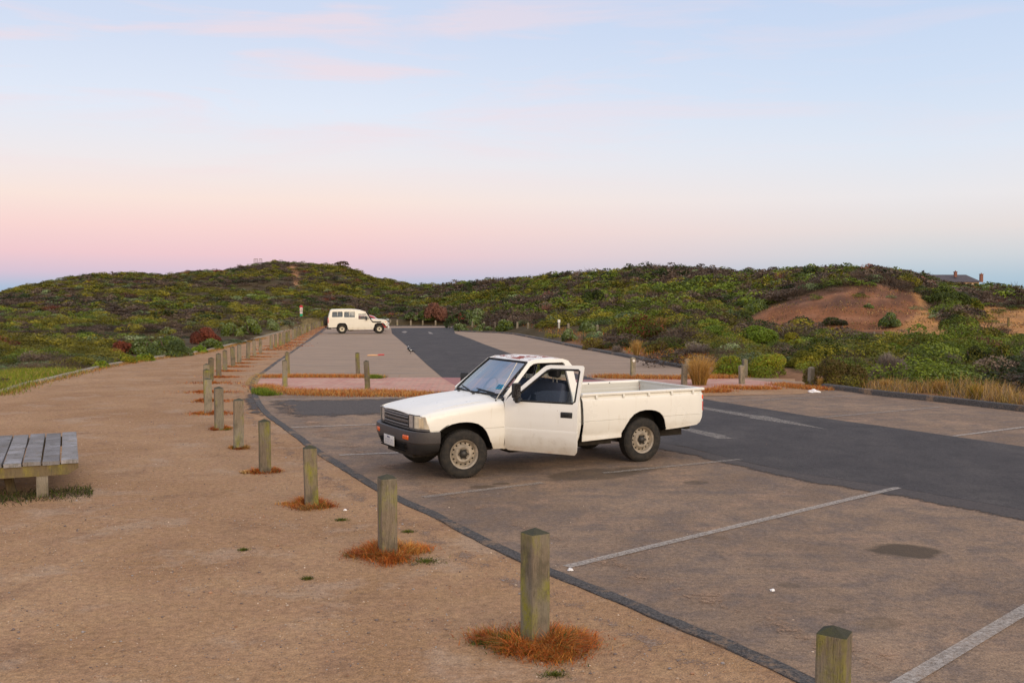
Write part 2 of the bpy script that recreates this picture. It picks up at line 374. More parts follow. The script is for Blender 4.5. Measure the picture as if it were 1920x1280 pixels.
def m_wood(name, base, moss, mossamt=.5, grey=(.30, .27, .22)):
    m, t = new_mat(name); b = NB(t); o = b.obj(); X, Y, Z = b.xyz(o)
    inf = b.n('ShaderNodeObjectInfo'); off = b.n('ShaderNodeVectorMath', operation='ADD'); b.set(off.inputs[0], o)
    cmb = b.n('ShaderNodeCombineXYZ'); rnd = b.m('MULTIPLY', inf.outputs['Random'], 37.0)
    for i in range(3): b.set(cmb.inputs[i], rnd)
    b.set(off.inputs[1], cmb.outputs[0]); ov = off.outputs[0]
    gr = b.noise(9, 6, .7, v=b.mapv(ov, (7, 7, .5))); big = b.noise(3.2, 4, .6, v=b.mapv(ov, (1.8, 1.8, .7)))
    c = b.mix(b.ramp(gr, [(.3, 0), (.7, 1)]), tuple(x * .62 for x in base), base)
    c = b.mix(b.ramp(b.noise(2.0, 3, v=ov), [(.45, 0), (.7, .7)]), c, grey)
    mf = b.ramp(big, [(.56 - .16 * mossamt, 0), (.68, 1)])
    sp = b.noise(45, 4, .7, v=ov); mf = b.m('MULTIPLY', mf, b.ramp(sp, [(.3, .25), (.55, 1)])); c = b.mix(mf, c, moss)
    c = b.mix(b.ramp(b.noise(30, 5, .8, v=b.mapv(ov, (6, 6, .35))), [(.55, 0), (.64, .8)]), c, (.045, .036, .025)); c = b.mix(b.ramp(b.noise(5, 5, .7, v=b.mapv(ov, (1.2, 1.2, .8))), [(.52, 0), (.66, .6)]), c, (.085, .080, .055))
    c = b.mix(b.ramp(b.voro(38, v=ov), [(.04, .5), (.08, 0)]), c, (.38, .38, .32))
    g = b.n('ShaderNodeNewGeometry'); nz_ = b.xyz(g.outputs['Normal'])[2]
    c = b.mix(b.ramp(nz_, [(.3, 0), (.6, .85)]), c, (.050, .054, .036)) if mossamt > .3 else c
    c = b.mix(1.0, c, b.ramp(inf.outputs['Random'], [(0, .70), (1, 1.15)]), 'MULTIPLY')
    h = b.m('ADD', gr, b.m('MULTIPLY', sp, .4)); b.out(b.pbr(c, .9, b.bump(h, .9, .016), spec=.2)); return m
# ================================================================== THE SETTING
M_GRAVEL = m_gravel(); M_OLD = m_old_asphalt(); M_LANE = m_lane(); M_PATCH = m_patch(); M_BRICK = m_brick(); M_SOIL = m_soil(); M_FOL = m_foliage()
M_KERB = m_kerb()
M_STONE = simple('path_edging', (.30, .26, .20), .9, nscale=18, namt=.3, bump=.6, spec=.2)
M_LINE = m_edge_fade('worn_white_paint', (.46, .41, .36), .30, .66, 34)
M_LINE2 = m_edge_fade('faded_white_paint', (.38, .335, .29), .34, .74, 26)
M_YEL = m_edge_fade('faded_yellow_paint', (.50, .30, .07), .46, .56, 9)
M_WOODP = m_wood('bollard_timber', (.28, .225, .165), (.28, .27, .045), .46, grey=(.25, .235, .18))
M_WOODP2 = m_wood('dry_bollard_timber', (.31, .26, .19), (.28, .26, .12), .2)
M_DECK = m_wood('silvered_timber', (.30, .285, .285), (.25, .22, .19), .1, grey=(.42, .41, .43))
M_BEAR = m_wood('mossy_bearer', (.21, .155, .085), (.26, .22, .05), .6, grey=(.17, .14, .09))

def W2(pts): return [G(*p)[:2] for p in pts]
def sheet(name, poly, off, mat, kind='structure', cuts=True):
    bm = bmesh.new(); tri = tessellate_polygon([[Vector((x, y, 0)) for x, y in poly]])
    vs = [bm.verts.new((x, y, 0)) for x, y in poly]
    for t in tri:
        try: bm.faces.new([vs[i] for i in t])
        except ValueError: pass
    bmesh.ops.bisect_plane(bm, geom=bm.verts[:] + bm.edges[:] + bm.faces[:], plane_co=(0, 25, 0), plane_no=(0, 1, 0), dist=1e-5)
    for v in bm.verts: v.co.z = gz(v.co.y) + off
    bmesh.ops.recalc_face_normals(bm, faces=bm.faces[:])
    if sum(f.normal.z for f in bm.faces) < 0: bmesh.ops.reverse_faces(bm, faces=bm.faces[:])
    o = obj_bm(name, bm, mat, smooth=False); tag(o, kind=kind); return o
def densify(pts, step=.5):
    out = [pts[0]]
    for a, b in zip(pts, pts[1:]):
        d = math.dist(a, b); n = max(1, int(d / step))
        out += [(a[0] + (b[0] - a[0]) * k / n, a[1] + (b[1] - a[1]) * k / n) for k in range(1, n + 1)]
    return out
def smooth_poly(pts, it=2):
    for _ in range(it):
        q = [pts[0]]
        for a, b in zip(pts, pts[1:]):
            q += [(a[0] * .75 + b[0] * .25, a[1] * .75 + b[1] * .25), (a[0] * .25 + b[0] * .75, a[1] * .25 + b[1] * .75)]
        q.append(pts[-1]); pts = q
    return pts
def ribbon(name, pts, width, h, mat, off=0.0, wob=.012, kind='structure', step=.35, seed=0):
    pts = densify(pts, step); rows = []; rnd = random.Random(seed); L = 0; n = len(pts)
    for i, p in enumerate(pts):
        a = pts[max(i - 1, 0)]; b = pts[min(i + 1, n - 1)]; d = Vector((b[0] - a[0], b[1] - a[1])).normalized(); nn = Vector((-d.y, d.x))
        w = (width if not callable(width) else width(i / (n - 1))) / 2; row = []
        for u, z in ((-1, -.06), (-1, h * .72), (-.86, h), (0, h * 1.06), (.86, h), (1, h * .72), (1, -.06)):
            q = Vector(p) + nn * (u * w + rnd.uniform(-wob, wob)); row.append((q.x, q.y, gz(q.y) + z + off + (rnd.uniform(-wob, wob) * .4 if z > 0 else 0)))
        rows.append(row)
    bm = bmesh.new(); add_grid(bm, rows); bmesh.ops.recalc_face_normals(bm, faces=bm.faces[:])
    o = obj_bm(name, bm, mat, smooth=True, ang=50); tag(o, kind=kind); return o

def soft_sheet(name, poly, off, mat, soft=.5, step=.12):
    P = np.array(poly); x0, y0 = P.min(0) - step; x1, y1 = P.max(0) + step
    gx, gy = np.meshgrid(np.arange(x0, x1, step), np.arange(y0, y1, step), indexing='ij'); ins = np.zeros(gx.shape, bool); dmin = np.full(gx.shape, 1e9); n = len(P)
    for i in range(n):
        a, b = P[i], P[(i + 1) % n]; c = ((a[1] > gy) != (b[1] > gy)) & (gx < (b[0] - a[0]) * (gy - a[1]) / ((b[1] - a[1]) + 1e-12) + a[0]); ins ^= c
        ab = b - a; t = np.clip(((gx - a[0]) * ab[0] + (gy - a[1]) * ab[1]) / (ab @ ab + 1e-12), 0, 1); dmin = np.minimum(dmin, np.hypot(gx - a[0] - t * ab[0], gy - a[1] - t * ab[1]))
    w = np.where(ins, np.clip(dmin / soft, 0, 1), -.4); idx = np.arange(gx.size).reshape(gx.shape)
    F = np.stack([idx[:-1, :-1], idx[1:, :-1], idx[1:, 1:], idx[:-1, 1:]], -1).reshape(-1, 4); k = w.ravel()[F].max(1) > 0; F = F[k]; u, inv = np.unique(F, return_inverse=True)
    V = np.stack([gx.ravel(), gy.ravel(), -SL * np.maximum(0, gy.ravel() - 25) + off], 1)[u]; o = obj_np(name, V, inv.reshape(-1, 4), mat, C=np.repeat(w.ravel()[u][:, None], 3, 1), nper=4); tag(o, kind='structure'); return o
# outlines surveyed from the photo (pixel positions on the ground)
LEFT_EDGE = [(-1400, 1020), (-500, 845), (0, 738), (44, 722), (87, 714), (125, 704), (204, 685), (292, 671), (379, 660), (408, 653), (496, 631), (530, 621), (562, 612)]
KERB_L = [(2050, 1560), (1760, 1400), (1500, 1270), (1380, 1215), (1250, 1163), (1130, 1110), (1032, 1074), (975, 1047), (890, 1006), (820, 967), (745, 935), (690, 905), (640, 874), (588, 842), (561, 820), (529, 797), (502, 778), (488, 762), (479, 743), (474, 730), (471, 719), (477, 709), (489, 701), (503, 691), (521, 677), (540, 665), (561, 650), (582, 636), (600, 623), (611, 614)]
KERB_FAR = [(611, 614), (680, 612.5), (730, 612), (776, 611.5), (851, 612)]
KERB_R = [(851, 612), (856, 621), (900, 623), (956, 625), (1009, 635), (1087, 652), (1183, 670), (1277, 689), (1375, 702)]
KERB_R2 = [(1546, 728), (1590, 733), (1642, 741), (1763, 753), (1914, 771), (2300, 812), (3200, 900)]
wl = smooth_poly(W2(LEFT_EDGE), 1); wk = smooth_poly(W2(KERB_L), 2); wf = W2(KERB_FAR); wr = smooth_poly(W2(KERB_R), 1); wr2 = smooth_poly(W2(KERB_R2), 1)

# path sheet (sand and gravel) runs under everything near
path_poly = wl[::1] + [G(611, 608)[:2], G(720, 607)[:2], G(860, 607)[:2]] + W2([(870, 616), (960, 621), (1012, 631), (1090, 648), (1186, 666), (1280, 684), (1378, 697), (1480, 706), (1550, 722), (1600, 729), (1642, 736), (1763, 748), (1914, 766), (2300, 806)]) + [(40, 26), (40, -25), (-40, -25), (-40, 8)]
sheet('gravel_path', path_poly, .0, M_GRAVEL)
lot_poly = wk + wf[1:] + wr[1:] + W2([(1395, 705), (1470, 712), (1520, 724), (1546, 729)]) + wr2[1:] + [(45, 22), (45, 1)]
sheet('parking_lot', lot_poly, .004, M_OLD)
# the newer, dark driving lane: far arm, crossing and near arm
lane_poly = W2([(733, 615), (735, 625), (770, 655), (800, 683), (827, 706), (700 + 200, 752), (1040, 790), (1180, 820), (1290, 839), (1385, 864), (1500, 888), (1680, 915), (1920, 957), (2500, 1050)]) + [(30, 2)] + W2([(2700, 960), (2300, 880), (1920, 838), (1657, 800), (1533, 783), (1340, 752), (1230, 734), (1120, 712), (1087, 703), (951, 661), (912, 647), (879, 634), (853, 625), (850, 614)])
sheet('driving_lane', lane_poly, .011, M_LANE)
M_BIT2 = m_soft('worn_through_bitumen', (.044, .040, .040), (.12, .098, .085), 2.6, 1.9, .42, .12, 1.5)
M_BIT = m_soft('ragged_bitumen', (.052, .045, .045), (.10, .082, .072), 1.6, 1.1, .45, .05, .9)
soft_sheet('worn_lane_edge', W2([(1180, 815), (1290, 832), (1385, 856), (1500, 880), (1680, 905), (1920, 945), (2300, 1010), (2300, 1085), (1920, 985), (1680, 937), (1500, 908), (1385, 882), (1290, 858), (1190, 838)]), .0095, M_BIT, .45, .10)
soft_sheet('bitumen_patch', W2([(488, 750), (560, 748.5), (640, 748), (770, 745), (810, 777), (700, 780), (600, 783), (530, 786), (500, 768)]), .0095, M_BIT2, .8, .12)
soft_sheet('bitumen_spill', W2([(448, 750), (462, 738), (486, 738), (502, 776), (520, 796), (492, 788), (462, 775)]), .012, M_BIT2, .35, .08)
# brick crossing
sheet('brick_paving', W2([(488, 711), (540, 708.6), (700, 708.6), (828, 708), (870, 733), (800, 735), (690, 735), (560, 731), (500, 730), (480, 722)]), .0105, M_BRICK)
M_REDTAR = simple('red_tarmac', (.30, .125, .115), .9, nscale=50, namt=.2, bump=.3)
sheet('red_crossing', W2([(828, 708), (1120, 712.5), (1220, 732), (870, 733)]), .0115, M_REDTAR)
sheet('brick_paving', W2([(1120, 711), (1340, 710), (1400, 711), (1452, 717), (1478, 727), (1400, 731), (1220, 731)]), .0105, M_BRICK)
# sandy verge between the lot and the right hand kerb gap
sheet('sandy_verge', W2([(1220, 734), (1400, 730), (1478, 727), (1546, 727), (1548, 733), (1500, 739), (1330, 743), (1240, 741)]), .0095, M_GRAVEL)
M_SANDEDGE = m_edge_fade('sand_drift', (.42, .27, .175), .50, .66, 1.6)
def off_poly(pts, d0, d1, i0=0, i1=None):
    pts = pts[i0:i1]; A = []; B = []
    for i, p in enumerate(pts):
        a = pts[max(i - 1, 0)]; b = pts[min(i + 1, len(pts) - 1)]; d = Vector((b[0] - a[0], b[1] - a[1])).normalized(); nn = Vector((-d.y, d.x))
        A.append((p[0] + nn.x * d0, p[1] + nn.y * d0)); B.append((p[0] + nn.x * d1, p[1] + nn.y * d1))
    return A + B[::-1]
near = [p for p in wk if -1 < p[1] < 26 and p[0] < 6]
soft_sheet('sand_drift', off_poly(near, -.02, -1.1), .0115, m_soft('ragged_sand', (.27, .165, .10), (.38, .25, .165), 2.2, 1.6, .62, .10, .8), 1.0, .10)
soft_sheet('sand_drift', off_poly(near, .02, .8), .003, m_soft('gravel_shoulder', (.22, .15, .11), (.33, .235, .17), 3.0, 1.4, .7, .10, .9), .6, .10)
# kerbs
ribbon('near_kerb', wk, lambda t: .135 + .22 * min(1, max(0, (t - .52) / .25)), .014, M_KERB, seed=1, wob=.010, step=.16)
ribbon('far_kerb', wf, .35, .10, M_KERB, seed=2)
ribbon('island_kerb', wr, .38, .10, M_KERB, seed=3)
ribbon('right_kerb', wr2, .20, .125, M_KERB, seed=4)
ribbon('path_edging', wl, .14, .08, M_STONE, seed=5)
yel = [p for p in wk if 18.9 < p[1] < 30]
yp = [p for p in densify(wk, .2) if abs(PX(p[0], p[1], 0)[0] - 482) < 18 and 697 < PX(p[0], p[1], 0)[1] < 722]
if len(yp) > 2: ribbon('kerb_marking', yp, .34, .022, M_YEL, seed=6, wob=.0)

# painted bay lines and lane arrows
def strip(name, p0, p1, w, mat, off=.0125, wob=.0):
    a = Vector(G(*p0)[:2]); b = Vector(G(*p1)[:2]); d = (b - a).normalized(); n = Vector((-d.y, d.x)) * w / 2
    return sheet(name, [tuple(a - n), tuple(b - n), tuple(b + n), tuple(a + n)], off, mat)
LINES = [((1062, 1064), (1684, 915), .10), ((1670, 1296), (2010, 1092), .115), ((793, 933), (1018, 906), .11), ((1130, 888), (1388, 862), .10), ((636, 854), (860, 845), .10),
         ((546, 802), (740, 795), .10), ((490, 750), (775, 746), .10), ((1350, 754), (1602, 742.6), .10), ((1534, 784), (1766, 763.5), .10), ((1788, 818.5), (2000, 791), .10),
         ((508, 697), (812, 700.5), .10), ((540, 684), (795, 688), .10), ((555, 673), (783, 674), .09), ((566, 664), (772, 665), .09), ((573, 656.5), (762, 657), .09), ((582, 649.5), (757, 649.5), .09), ((588, 643.5), (750, 643.5), .09), ((596, 637), (744, 637), .09),
         ((1085, 681), (1190, 680), .09), ((1080, 691), (1250, 693), .09), ((1010, 668), (1130, 667), .09)]
for k, (a, b, w) in enumerate(LINES): strip('bay_line', a, b, w, M_LINE if k in (0, 1, 4, 5, 6, 9, 10, 11) else M_LINE2)
def px_poly(name, pts, off, mat): return sheet(name, W2(pts), off, mat)
px_poly('lane_arrow', [(1300, 761), (1322, 764.2), (1422, 780.2), (1433, 780), (1552, 806), (1404, 784.5), (1407, 783.2), (1318, 768)], .0135, M_LINE2)
px_poly('lane_arrow', [(1240, 796), (1284, 802), (1362, 817.5), (1358, 820.5), (1382, 823), (1346, 823.5), (1330, 819.5), (1276, 806)], .0135, M_LINE2)
px_poly('lane_arrow', [(752, 622.5), (759, 620.6), (764, 622), (759.5, 624.6)], .0135, M_LINE)
px_poly('lane_arrow', [(802, 622.2), (809, 623.4), (812.5, 626.2), (806, 626), (803.5, 624.2)], .0135, M_LINE)

# ------------------------------------------------------------------ ground: one sheet, flat under the car park, rising into the heath hills
NODES = {  # photo column: (depth, image row of the bare ground)
    -1500: [(14, 1100), (30, 760), (60, 640), (110, 600)],
    -400: [(20, 800), (40, 690), (70, 625), (120, 580)],
    0: [(38, 688), (62, 632), (105, 586), (150, 549)],
    180: [(45, 672), (72, 622), (115, 570), (160, 518)],
    300: [(50, 660), (78, 618), (122, 566), (168, 518)],
    430: [(60, 640), (95, 606), (140, 555), (182, 507)],
    520: [(84, 618), (112, 594), (150, 545), (190, 492)],
    640: [(96, 610), (118, 592), (152, 548), (188, 500)],
    700: [(100, 607), (120, 594), (150, 560), (180, 524)],
    780: [(102, 606), (122, 592), (145, 565), (168, 537)],
    850: [(104, 605), (122, 592), (140, 567), (162, 538)],
    1000: [(78, 614), (100, 590), (125, 560), (150, 526)],
    1200: [(48, 650), (70, 612), (105, 560), (140, 512)],
    1350: [(40, 668), (60, 627), (92, 585), (132, 512)],
    1400: [(40, 672), (64, 622), (84, 600), (128, 514)],
    1450: [(40, 673), (66, 620), (84, 577), (124, 516)],
    1520: [(40, 675), (66, 618), (84, 550), (120, 513)],
    1580: [(40, 676), (66, 618), (84, 537), (120, 513)],
    1640: [(40, 676), (66, 618), (84, 533), (120, 515)],
    1700: [(38, 680), (64, 621), (84, 541), (116, 519)],
    1750: [(38, 682), (62, 624), (82, 560), (112, 529)],
    1800: [(38, 684), (60, 626), (80, 580), (108, 535)],
    1850: [(38, 684), (60, 626), (80, 592), (104, 545)],
    1950: [(36, 690), (56, 632), (76, 604), (96, 560)],
    2400: [(32, 700), (48, 652), (66, 618), (92, 590)],
    3400: [(30, 740), (45, 660), (66, 625), (92, 600)],
}
_us = sorted(NODES); _nd = np.array([[[Y, HCAM - (y - YH) / FPX * Y] for Y, y in NODES[u]] for u in _us])   # (nu,4,2)
bpts = [PX(x, y, gz(y)) + (y,) for x, y in densify(wl, 2.0)]
bL = sorted([(u, d) for u, v, d in bpts])
rb = densify(wr, 2.0) + densify(W2([(1375, 702), (1470, 712), (1520, 724), (1546, 728)]), 2.0) + densify(wr2, 2.0)
bR = sorted([(PX(x, y, gz(y))[0], y) for x, y in rb]); far = [(u, G(u, 611)[1]) for u in (570, 611, 730, 850)]
bu = [u for u, d in bL] + [u for u, d in far[1:]] + [u for u, d in bR if u > 858]
bd = [d for u, d in bL] + [d for u, d in far[1:]] + [d for u, d in bR if u > 858]
bu = np.array(bu); bd = np.array(bd); o_ = np.argsort(bu); bu = bu[o_]; bd = bd[o_]
def Y0(u): return np.interp(u, bu, bd)
def fnoise(x, y, s, k=0):
    x = x / s; y = y / s
    return (np.sin(x * 1.3 + 1.7 * np.sin(y * .9 + k)) + np.sin(y * 1.7 + 1.3 * np.sin(x * 1.1 + 2 * k)) + np.sin((x + y) * 2.3 + k) * .6 + np.sin((x - y) * 3.1 + 3 * k) * .45) / 3.05
def terrain(x, y):
    """ground height anywhere (arrays)"""
    x = np.asarray(x, float); y = np.asarray(y, float); az = np.arctan2(x, y); r = np.hypot(x, y)
    azc = np.clip(az, R(-52), R(52)); u = 960 + FPX * np.tan(azc); Y = r * np.cos(azc)
    y0 = np.maximum(Y0(u) + .35, 5.0)
    g0 = -SL * np.maximum(0, y0 - 25)
    nd = np.stack([np.stack([np.interp(u, _us, _nd[:, k, j]) for j in (0, 1)], -1) for k in range(4)], 0)
    Ys = [y0 * 0, y0, nd[0, ..., 0], nd[1, ..., 0], nd[2, ..., 0], nd[3, ..., 0], nd[3, ..., 0] + 10, nd[3, ..., 0] + 60, nd[3, ..., 0] * 0 + 500, nd[3, ..., 0] * 0 + 9000]
    Zs = [None, g0, nd[0, ..., 1], nd[1, ..., 1], nd[2, ..., 1], nd[3, ..., 1], nd[3, ..., 1] - .6, nd[3, ..., 1] - 9, -22 + 0 * g0, -22 + 0 * g0]
    z = -SL * np.maximum(0, Y - 25) - .06
    inside = Y <= y0
    for k in range(1, 9):
        a, b = Ys[k], np.maximum(Ys[k + 1], Ys[k] + .5); m = (Y > a) & (Y <= b)
        t = np.clip((Y - a) / (b - a), 0, 1)
        z = np.where(m, Zs[k] + (Zs[k + 1] - Zs[k]) * t, z)
    z = np.where(Y > Ys[9], -22.0, z)
    am = np.clip((Y - y0 - 4) / 25, 0, 1) * np.where(Y > 400, 0, 1)
    z = z + am * (.38 * fnoise(x, y, 7.0) + .16 * fnoise(x, y, 2.6, 1.3))
    back = np.clip((np.abs(az) - R(50)) / R(20), 0, 1)
    zb = np.where(r > 45, -np.minimum((r - 45) * .05, 22), -.06); z = z * (1 - back) + zb * back
    return np.where(inside & (back < .01), -SL * np.maximum(0, Y - 25) - .06, z)
def pt_in(px, py, poly):
    ins = np.zeros(np.shape(px), bool); n = len(poly)
    for i in range(n):
        x0, y0 = poly[i]; x1, y1 = poly[(i + 1) % n]
        c = ((y0 > py) != (y1 > py)) & (px < (x1 - x0) * (py - y0) / ((y1 - y0) + 1e-12) + x0); ins ^= c
    return ins
def PXa(x, y, z):
    Z = z - HCAM; dep = y * _c - Z * _s; up = y * _s + Z * _c; dep = np.maximum(dep, .1)
    return 960 + FPX * x / dep, 640 - FPX * up / dep
# patches of bare ground on the hills
MOUND = [(1385, 606), (1430, 582), (1480, 561), (1530, 546), (1580, 537), (1640, 533), (1690, 539), (1722, 551), (1738, 572), (1760, 592), (1790, 612), (1800, 626), (1700, 626), (1560, 618), (1450, 612)]
STRAW = [(1706, 543), (1735, 560), (1750, 590), (1800, 612), (1822, 596), (1838, 575), (1870, 572), (1990, 580), (1990, 632), (1830, 634), (1640, 634), (1672, 618), (1708, 600), (1722, 580), (1716, 560)]
TRACK = [(541, 491), (549, 491), (555, 505), (562, 522), (564, 538), (551, 538), (549, 520), (545, 506)]
SCAR = [(1440, 592), (1500, 560), (1540, 556), (1500, 590), (1470, 604)]
azs = np.concatenate([np.linspace(-180, -56, 32)[:-1], np.linspace(-56, -31, 60)[:-1], np.linspace(-31, 31, 420), np.linspace(31, 56, 60)[1:], np.linspace(56, 180, 32)[1:]])
rs = np.concatenate([[0.5, 3, 6, 10], np.arange(12, 60, 1.0), np.arange(60, 215, 1.5), [220, 240, 270, 320, 400, 520, 900, 2000, 6000]])
A_, R_ = np.meshgrid(np.radians(azs), rs, indexing='ij'); X_ = R_ * np.sin(A_); Y_ = R_ * np.cos(A_); Z_ = terrain(X_, Y_)
na, nr = A_.shape; V = np.stack([X_, Y_, Z_], -1).reshape(-1, 3); idx = np.arange(na * nr).reshape(na, nr)
F = np.stack([idx[:-1, :-1], idx[1:, :-1], idx[1:, 1:], idx[:-1, 1:]], -1).reshape(-1, 4)
pu, pv = PXa(V[:, 0], V[:, 1], V[:, 2]); front = V[:, 1] > 5; pu = pu + 7 * fnoise(V[:, 0], V[:, 1], 2.2, 4); pv = pv + 3 * fnoise(V[:, 0], V[:, 1], 1.7, 8)
C = np.tile(np.array([.080, .058, .028]), (len(V), 1)); C += (.018 * fnoise(V[:, 0], V[:, 1], 5., 2)[:, None])
m = front & pt_in(pu, pv, MOUND); C[m] = (.225, .092, .040)
m2 = m & (pv < 575) & (fnoise(V[:, 0], V[:, 1], 2.0, 5) > -.3); C[m2] = (.135, .066, .040); m5 = m & (fnoise(V[:, 0], V[:, 1], 1.1, 3) > .35); C[m5] = (.30, .14, .075)
m = front & pt_in(pu, pv, STRAW); C[m] = (.47, .23, .085); m4 = m & (fnoise(V[:, 0], V[:, 1], 1.6, 9) > .3); C[m4] = (.27, .15, .07)
m = front & pt_in(pu, pv, TRACK) & (V[:, 1] > 90); C[m] = (.44, .22, .105)
m = front & (V[:, 1] < 60) & (pu > 900) & (V[:, 1] < Y0(pu) + 5); C[m] = (.24, .125, .065)
m = front & (pu < 600) & (V[:, 1] < Y0(pu) + 2.0); C[m] = (.20, .15, .07)
C = np.clip(C, .01, 1); C3 = C.reshape(na, nr, 3).copy(); C3[1:-1, 1:-1] = (C3[1:-1, 1:-1] * 2 + C3[:-2, 1:-1] + C3[2:, 1:-1] + C3[1:-1, :-2] + C3[1:-1, 2:]) / 6; C = C3.reshape(-1, 3)
g_o = obj_np('ground', V, F, M_SOIL, C=C, nper=4); tag(g_o, kind='structure')
g_o.data.polygons.foreach_set('use_smooth', [True] * len(g_o.data.polygons))
def TZ(x, y): return float(terrain(np.array([x]), np.array([y]))[0])
def hit(px, py, y_from=20.0):
    """the spot on the heath seen at a photo pixel"""
    r = ray(px, py); ts = np.arange(y_from, 230, .25) / r[1]; xs = r[0] * ts; ys = r[1] * ts; zs = HCAM + r[2] * ts
    d = zs - terrain(xs, ys); k = np.argmax(d < 0)
    if d[k] >= 0: k = len(ts) - 1
    return (float(xs[k]), float(ys[k]), TZ(xs[k], ys[k]))
# ================================================================== THE UTE (local frame: x to the rear from the front axle, -y the near side, z up)
def m_paint(name, base, dirt=(.36, .27, .15), roof=False):
    m, t = new_mat(name); b = NB(t); o = b.obj(); X, Y, Z = b.xyz(o)
    n1 = b.noise(3.0, 5, .65); n2 = b.noise(1.1, 3, .5); n3 = b.noise(60, 3, .6)
    c = b.mix(b.ramp(n2, [(.3, 0), (.7, 1)]), base, tuple(x * .93 for x in base))
    low = b.ramp(b.m('ADD', Z, b.m('MULTIPLY', b.m('SUBTRACT', n1, .5), .45)), [(.33, .45), (.56, .0)])
    c = b.mix(low, c, dirt)
    run = b.noise(7, 5, .7, v=b.mapv(o, (3, 3, .35))); c = b.mix(b.ramp(run, [(.60, 0), (.74, .28)]), c, (.45, .35, .20))
    c = b.mix(b.ramp(b.voro(3.1, v=o), [(.018, .8), (.03, 0)]), c, (.20, .09, .04))
    ru = b.m('MULTIPLY', b.ramp(b.m('ADD', Z, b.m('MULTIPLY', b.m('SUBTRACT', b.noise(9, 5, .7), .5), .20)), [(.375, 1), (.43, 0)]), b.ramp(b.noise(2.5, 3), [(.46, 0), (.60, .3)])); c = b.mix(ru, c, (.34, .17, .05))
    rgh = b.ramp(n1, [(.3, .24), (.7, .42)])
    if roof:
        rf = b.noise(5.5, 6, .68, v=b.mapv(o, (1.0, 1.0, .2), loc=(.35, .1, 0)), dist=.8)
        up = b.ramp(b.m('SUBTRACT', Z, 1.0), [(.49, 0), (.515, 1)])
        xm = b.ramp(b.m('SUBTRACT', X, 1.0), [(.05, 0), (.10, 1), (.52, 1), (.62, 0)])
        k = b.m('MULTIPLY', b.m('MULTIPLY', b.ramp(rf, [(.515, 0), (.535, 1)]), up), xm)
        kr = b.m('MULTIPLY', b.m('MULTIPLY', b.ramp(rf, [(.485, 0), (.52, .7)]), up), xm)
        c = b.mix(kr, c, (.62, .46, .34)); c = b.mix(k, c, (.27, .055, .035)); rgh = b.mix(k, rgh, (.85, .85, .85))
    b.out(b.pbr(c, rgh, b.bump(n3, .04, .002), spec=.5)); return m
def m_glass(name, tint=(.80, .88, .90), refl=.10, band=None, fk=1.0):
    m, t = new_mat(name); b = NB(t)
    tr = b.n('ShaderNodeBsdfTransparent'); gl = b.n('ShaderNodeBsdfGlossy'); gl.inputs['Roughness'].default_value = .03; gl.inputs['Color'].default_value = (1, 1, 1, 1)
    col = tint + (1,)
    if band:
        Z = b.xyz(b.obj())[2]; col = b.mix(b.ramp(b.m('SUBTRACT', Z, 1.0), [(band[0] - 1, 0), (band[1] - 1, 1)]), tint, band[2])
    b.set(tr.inputs[0], col)
    fr = b.n('ShaderNodeFresnel'); fr.inputs[0].default_value = 1.45
    f = b.m('ADD', b.m('MULTIPLY', fr.outputs[0], fk), refl, True)
    mx = b.n('ShaderNodeMixShader'); b.set(mx.inputs[0], f); t.links.new(tr.outputs[0], mx.inputs[1]); t.links.new(gl.outputs[0], mx.inputs[2]); b.out(mx.outputs[0]); return m
M_PAINT = m_paint('cream_white_paint', (.84, .825, .765)); M_ROOF = m_paint('rusting_roof_paint', (.82, .80, .74), roof=True)
M_BLACK = simple('black_plastic', (.018, .018, .019), .55, nscale=90, namt=.2, bump=.15)
M_RUB = simple('rubber_seal', (.012, .012, .012), .7)
M_BUMP = simple('grey_bumper_plastic', (.055, .050, .050), .5, nscale=60, namt=.15, bump=.15)
M_GRIL = simple('grille_grey', (.11, .105, .105), .4)
M_DARK = simple('underbody_black', (.012, .011, .010), .95, spec=.1)
M_MUD = simple('muddy_steel', (.030, .024, .018), .9, nscale=14, namt=.4)
def m_tyre():
    m, t = new_mat('tyre_rubber'); b = NB(t); n = b.noise(20, 4)
    c = b.mix(b.ramp(n, [(.4, 0), (.75, .55)]), (.024, .023, .022), (.075, .062, .048)); b.out(b.pbr(c, .85, b.bump(n, .2, .004), spec=.25)); return m
M_TYRE = m_tyre()
M_RIM = simple('cream_steel_rim', (.36, .31, .245), .5, nscale=9, namt=.4)
M_CHROME = simple('dull_steel', (.45, .44, .42), .35, metal=.8)
M_WS = m_glass('windscreen_glass', (.36, .54, .64), .0, fk=.42, band=(1.36, 1.47, (.02, .16, .30)))
M_GL = m_glass('side_glass', (.86, .90, .90), .0)
M_SEAT = simple('seat_cloth', (.045, .055, .085), .9, nscale=50, namt=.2); M_SEATD = simple('headrest_cloth', (.016, .016, .018), .85)
M_TRIM = simple('grey_cabin_trim', (.16, .17, .18), .75); M_DASH = simple('dashboard_vinyl', (.05, .055, .065), .6)
M_LENS = simple('headlamp_glass', (.52, .52, .50), .12, metal=.35, nscale=22, namt=.25, coat=.6); M_LENSW = simple('cloudy_corner_lens', (.62, .56, .44), .22, nscale=15, namt=.12, coat=.5)
M_ORANGE = simple('orange_lens', (.75, .11, .01), .25, coat=.5); M_RED = simple('red_lens', (.50, .012, .008), .22, coat=.6); M_AMBER = simple('amber_red_lens', (.85, .09, .012), .22, coat=.6); M_WHITEL = simple('white_lens', (.62, .58, .56), .25, coat=.5)
M_PLATE = simple('plate_white', (.66, .66, .64), .4); M_INK = simple('plate_ink', (.03, .04, .14), .5)
